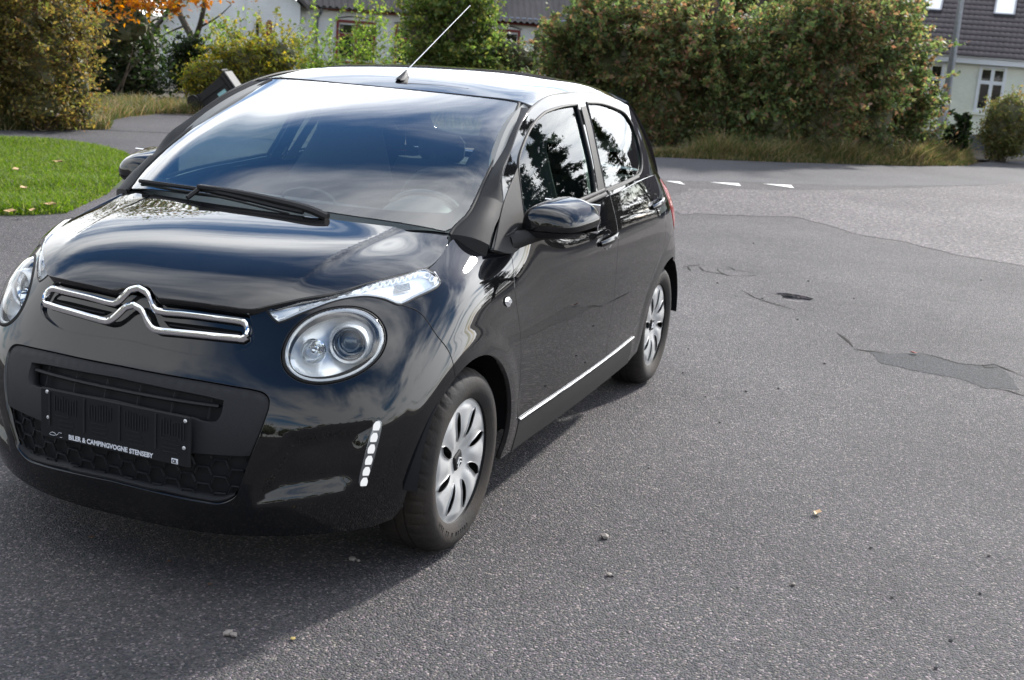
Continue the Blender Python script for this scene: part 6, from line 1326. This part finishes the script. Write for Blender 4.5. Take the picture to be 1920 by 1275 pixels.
# ---- wheels
def hub_h(r, w):
    """height of the wheel trim over its plane, outwards"""
    dish = -.014 + .016 * sstep(.02, .12, r) - .007 * sstep(.165, .198, r)
    ph = (w * 8 / (2 * math.pi) + .5) % 1.0 - .5
    ridge = .0038 * np.cos(ph * 2 * math.pi) * sstep(.05, .10, r) * sstep(.195, .16, r)
    return dish + ridge
def hub_f(q):
    r = np.hypot(q[:, 0], q[:, 1]); w = np.arctan2(q[:, 1], q[:, 0]) - math.pi / 8 - 1.0 * (r - .1)
    return np.stack([q[:, 0], hub_h(r, w), q[:, 1]], 1)
hub_s = Func(hub_f)
holes = []
for k in range(8):
    w0 = (k) * math.pi / 4
    pts = []
    for r, dw in ((.072, .0), (.088, .125), (.115, .128), (.140, .110), (.160, .075), (.176, .0), (.160, -.085), (.140, -.120), (.115, -.132), (.088, -.120)):
        w = w0 + dw + 1.0 * (r - .1); pts.append((r * math.cos(w), r * math.sin(w)))
    holes.append(pts)
circle = [(.198 * math.cos(w), .198 * math.sin(w)) for w in np.linspace(0, 2 * math.pi, 73)[:-1]]
M['wheel_silver'] = pbr('wheel_trim_silver', (.37, .37, .365), .45, .1, vary=(14, .16), coat=.15)
M['tyre'] = pbr('tyre_rubber', (.022, .021, .020), .75, spec=.25, bump=(140, .15), vary=(9, .35))
def brown_tyre():
    m = M['tyre']; t = m.node_tree; b = [n for n in t.nodes if n.type == 'BSDF_PRINCIPLED'][0]
    c = N(t, 'ShaderNodeTexCoord'); n = N(t, 'ShaderNodeTexNoise'); n.inputs['Scale'].default_value = 5; n.inputs['Detail'].default_value = 6
    t.links.new(c.outputs['Object'], n.inputs['Vector']); r = N(t, 'ShaderNodeValToRGB')
    r.color_ramp.elements[0].position = .38; r.color_ramp.elements[0].color = (.016, .0155, .016, 1); r.color_ramp.elements[1].position = .66; r.color_ramp.elements[1].color = (.034, .028, .023, 1)
    t.links.new(n.outputs['Fac'], r.inputs[0]); t.links.new(r.outputs[0], b.inputs['Base Color'])
brown_tyre()
TPROF = [(.196, .004), (.205, .010), (.225, .018), (.245, .019), (.262, .013), (.274, .002), (.281, -.010), (.2855, -.020), (.2875, -.034), (.2885, -.050), (.2885, -.053), (.2835, -.055), (.2835, -.060), (.2885, -.062), (.289, -.085), (.289, -.088), (.284, -.090), (.284, -.095), (.289, -.097), (.2885, -.128), (.2875, -.142), (.281, -.158), (.262, -.170), (.22, -.172), (.20, -.165)]
def make_wheel():
    n = 240; V = []; F = []; m = len(TPROF)
    for i in range(n):
        w = 2 * math.pi * i / n; cut = i % 6 == 0
        for j, (r, h) in enumerate(TPROF):
            ww = w + (.02 if 6 <= j <= 9 else 0)
            rr = r - (.0032 if cut and (5 <= j <= 9 or 19 <= j <= 20) else 0)
            V.append((rr * math.cos(ww), h, rr * math.sin(ww)))
    for i in range(n):
        for j in range(m - 1): F.append((i * m + j, i * m + j + 1, ((i + 1) % n) * m + j + 1, ((i + 1) % n) * m + j))
    tyre = MB().add(V, F).build('tyre', M['tyre'])
    trim = panel('wheel_trim', hub_s, circle, M['wheel_silver'], None, holes=holes, step=.006, gap=0, depth=.005)
    back = MB().lathe([(.20, -.03), (.19, -.05), (.15, -.055), (.06, -.05), (0, -.05)], 40).lathe([(.20, .002), (.196, -.006), (.194, -.05)], 48).build('steel_rim', M['matt'])
    cap = MB().box((0, -.0105, 0), (.052, .010, .052), bev=.004).build('centre_cap', M['matt'], smooth=False)
    chv = MB()
    for dz in (.004, -.010):
        chv.tube([(-.015, -.005, dz - .006), (0, -.0045, dz + .006), (.015, -.005, dz - .006)], .0028, n=6)
    ch_ = chv.build('cap_emblem', M['satin'])
    nuts = MB()
    for k in range(4): 
        w = k * math.pi / 2 + .4; nuts.lathe([(0, -.030), (.010, -.030), (.011, -.05)], 8, c=(.05 * math.cos(w), 0, .05 * math.sin(w)))
    nt_ = nuts.build('hub_nuts', M['satin'])
    return tyre, trim, back, cap, ch_, nt_
proto = make_wheel()
letters = '165/60 R 15 77H'
first = True
for ax_, yf, turn, steer in ((0.0, .757, 20, 0), (-2.34, .748, -8, 0), (0.0, -.757, 33, 0), (-2.34, -.748, 12, 0)):
    parts = proto if first else tuple(o.copy() for o in proto)
    for o in parts[1:]: o.parent = parts[0]
    parts[4].parent = parts[3] if False else parts[0]
    if not first:
        for o in parts: COL.objects.link(o)
    w_ = parts[0]; w_.name = 'wheel'; w_.parent = car
    w_.location = (ax_, yf, .2885)
    w_.rotation_euler = (0, math.radians(turn), 0) if yf > 0 else (0, math.radians(turn), math.pi)
    first = False
proto[1].name = 'wheel_trim'
# raised size lettering on the near front tyre
for k, chh in enumerate(letters):
    if chh == ' ': continue
    a = math.radians(-86 + 4.3 * (k - 4)); r_ = .2265
    Rm = Matrix(((math.cos(a + math.pi / 2), 0, 0), (0, 0, 0), (0, 0, 0)))
    tx = Vector((-math.sin(a), 0, math.cos(a))) ; rad = Vector((math.cos(a), 0, math.sin(a)))
    Rm = Matrix((tx, -rad, Vector((0, 1, 0)))).transposed()
    lt = text_obj('size_lettering', chh, .021, Vector((0, .757 + .0180, .2885)) + rad * (r_ + .008), M['tyre'], car, Rm, extrude=.0012)
for ax_ in AXLES:
    for s in (1, -1):
        V = []; F = []; n = 40
        mb = MB().lathe([(.345, .772), (.352, .74), (.36, .70), (.36, .48)], n, c=(ax_, 0, .288), a0=.03, a1=math.pi - .03)
        mb.V = [(v[0], v[1] * s, v[2]) for v in mb.V]; mb.build('wheel_arch_liner', M['matt'], car)
        MB().box((ax_, s * .47, .50), (.70, .02, .50)).build('wheel_well_wall', M['dark'], car)

# ---- cabin: floor, firewall, dashboard, seats, lining
MB().box((-1.25, 0, .27), (2.9, 1.40, .04)).box((-.30, 0, .58), (.04, 1.40, .6)).build('floor_pan', M['dark'], car)
MB().box((-1.25, 0, .20), (3.4, 1.0, .05)).build('underbody', M['dark'], car)
for s in 'LR':
    inner = [(1.98, .10), (2.9, .10), (3.35, .15), (3.40, .5), (3.6, .6), (3.62, VT - .02), (2.0, VT - .03)]
    panel('door_lining', ring, inner, M['dash'], car, sides=s, step=.05, off=-.07, rim=False)
    ps = np.array([side_uv(-1.30, 1.0), side_uv(-1.44, 1.30), side_uv(-1.52, 1.30), side_uv(-1.40, 1.0)])
    panel('pillar_lining', side_s, [tuple(p) for p in ps], M['dash'], car, sides=s, step=.05, off=-.05, rim=False)
    g = side_s.P(np.array([OL['gap'][k] for k in (3, 5, 6, 7, 8, 9, 10, 11, 12, 13)])) - [0, .045, .03]
    MB().tube(curve_pts(g, 30) * [1, 1 if s == 'L' else -1, 1], .028, n=8).build('roof_rail_lining', M['lining'], car)
panel('headliner', roof_s, [tuple(p) for p in ([roof_uv(-.92, -.5), roof_uv(-.92, .5), roof_uv(-1.5, .53), roof_uv(-2.15, .5), roof_uv(-2.25, 0), roof_uv(-2.15, -.5), roof_uv(-1.5, -.53)])], M['lining'], car, step=.06, off=.045, flip=True, rim=False)
dsh = []
for x_, z_ in ((-.16, .93), (-.30, .955), (-.44, .965), (-.52, .95), (-.56, .90), (-.58, .80), (-.50, .60)):
    dsh.append([(x_ - .10 * (y_ / .66) ** 2 * 0, y_, z_ - .02 * (abs(y_) / .66) ** 3) for y_ in np.linspace(-.66, .66, 23)])
V = [p for r in dsh for p in r]; F = [(i * 23 + k, i * 23 + k + 1, (i + 1) * 23 + k + 1, (i + 1) * 23 + k) for i in range(6) for k in range(22)]
dash = MB().add(V, F).build('dashboard', M['dash'], car)
hood_ = MB(); a = np.linspace(0, math.pi, 14)
hood_.tube([(-.50, .36 + .135 * math.cos(w), .955 + .075 * math.sin(w)) for w in a], .012, n=8)
V = [(x_, .36 + .13 * math.cos(w), .95 + .075 * math.sin(w) * k) for x_, k in ((-.36, .3), (-.42, .8), (-.50, 1.0)) for w in a]; F = [(i * 14 + k, i * 14 + k + 1, (i + 1) * 14 + k + 1, (i + 1) * 14 + k) for i in range(2) for k in range(13)]
hood_.add(V, F).build('instrument_cowl', M['dash'], dash)
tb = MB().tube([(-.40, -.04 + .105 * math.cos(w), .962 + .045 * math.sin(w)) for w in np.linspace(.1, math.pi - .1, 12)], .006, n=6).build('screen_cowl', M['dash'], dash)
sw = MB(); cen = Vector((-.70, .36, .925)); axw = Vector((.93, 0, -.36)).normalized(); e1 = Vector((0, 1, 0)); e2 = axw.cross(e1)
sw.tube([cen + e1 * (.182 * math.cos(w)) + e2 * (.182 * math.sin(w)) for w in np.linspace(0, 2 * math.pi, 41)[:-1]], .016, n=8, closed=True)
for w in (0.15, math.pi - .15, -math.pi / 2): sw.tube([cen, cen + e1 * (.175 * math.cos(w)) + e2 * (.175 * math.sin(w))], .018, n=6)
sw.tube([cen + axw * .16, cen], .05, n=10); sw.build('steering_wheel', M['vinyl'], car)
def seat(name, x0, y0, w, h, tall=True, mat='fabric'):
    mb = MB(); prof = [(-.02, .44, .95), (.02, .52, 1.0), (-.06, .62, 1.0), (-.14, .80, .98), (-.20, .96, .92), (-.235, 1.06, .72), (-.255, 1.14, .58), (-.275, 1.22, .54), (-.285, 1.28, .48), (-.30, 1.305, .34)]
    if not tall: prof = [(0, .44, 1), (.02, .56, 1), (-.08, .75, 1), (-.16, .92, .99), (-.18, .97, .97)]
    V = []; n = 16
    for dx_, z_, k in prof:
        for j in range(n):
            w_ = 2 * math.pi * j / n; cy = abs(math.cos(w_)) ** .6 * math.copysign(1, math.cos(w_)); cx = abs(math.sin(w_)) ** .7 * math.copysign(1, math.sin(w_))
            V.append((x0 + dx_ + .075 * cx * (.7 + .3 * k), y0 + w / 2 * k * cy, z_))
    F = [(i * n + j, i * n + (j + 1) % n, (i + 1) * n + (j + 1) % n, (i + 1) * n + j) for i in range(len(prof) - 1) for j in range(n)]
    F += [tuple(range(n)), tuple((len(prof) - 1) * n + j for j in range(n))[::-1]]
    mb.add(V, F); mb.box((x0 + .28, y0, .44), (.52, w, .17), bev=.05)
    o = mb.build(name, M[mat], car); return o
seat('front_seat', -1.02, .36, .50, 1); seat('front_seat', -1.02, -.36, .50, 1); seat('rear_bench', -1.98, 0, 1.16, 1, False)
for y_ in (.33, -.33): MB().tube([(-2.13, y_, .93), (-2.14, y_, 1.0)], .05, n=8).box((-2.15, y_, 1.03), (.07, .24, .13), bev=.03).build('rear_headrest', M['fabric'], car)
MB().box((-2.36, 0, .955), (.30, 1.05, .02)).build('parcel_shelf', M['dash'], car)
MB().tube([(-2.33, .02, 1.0), (-2.35, -.02, 1.1)], .004).box((-1.0, 0, 0), (0, 0, 0)).build('shelf_cord', M['matt'], car)
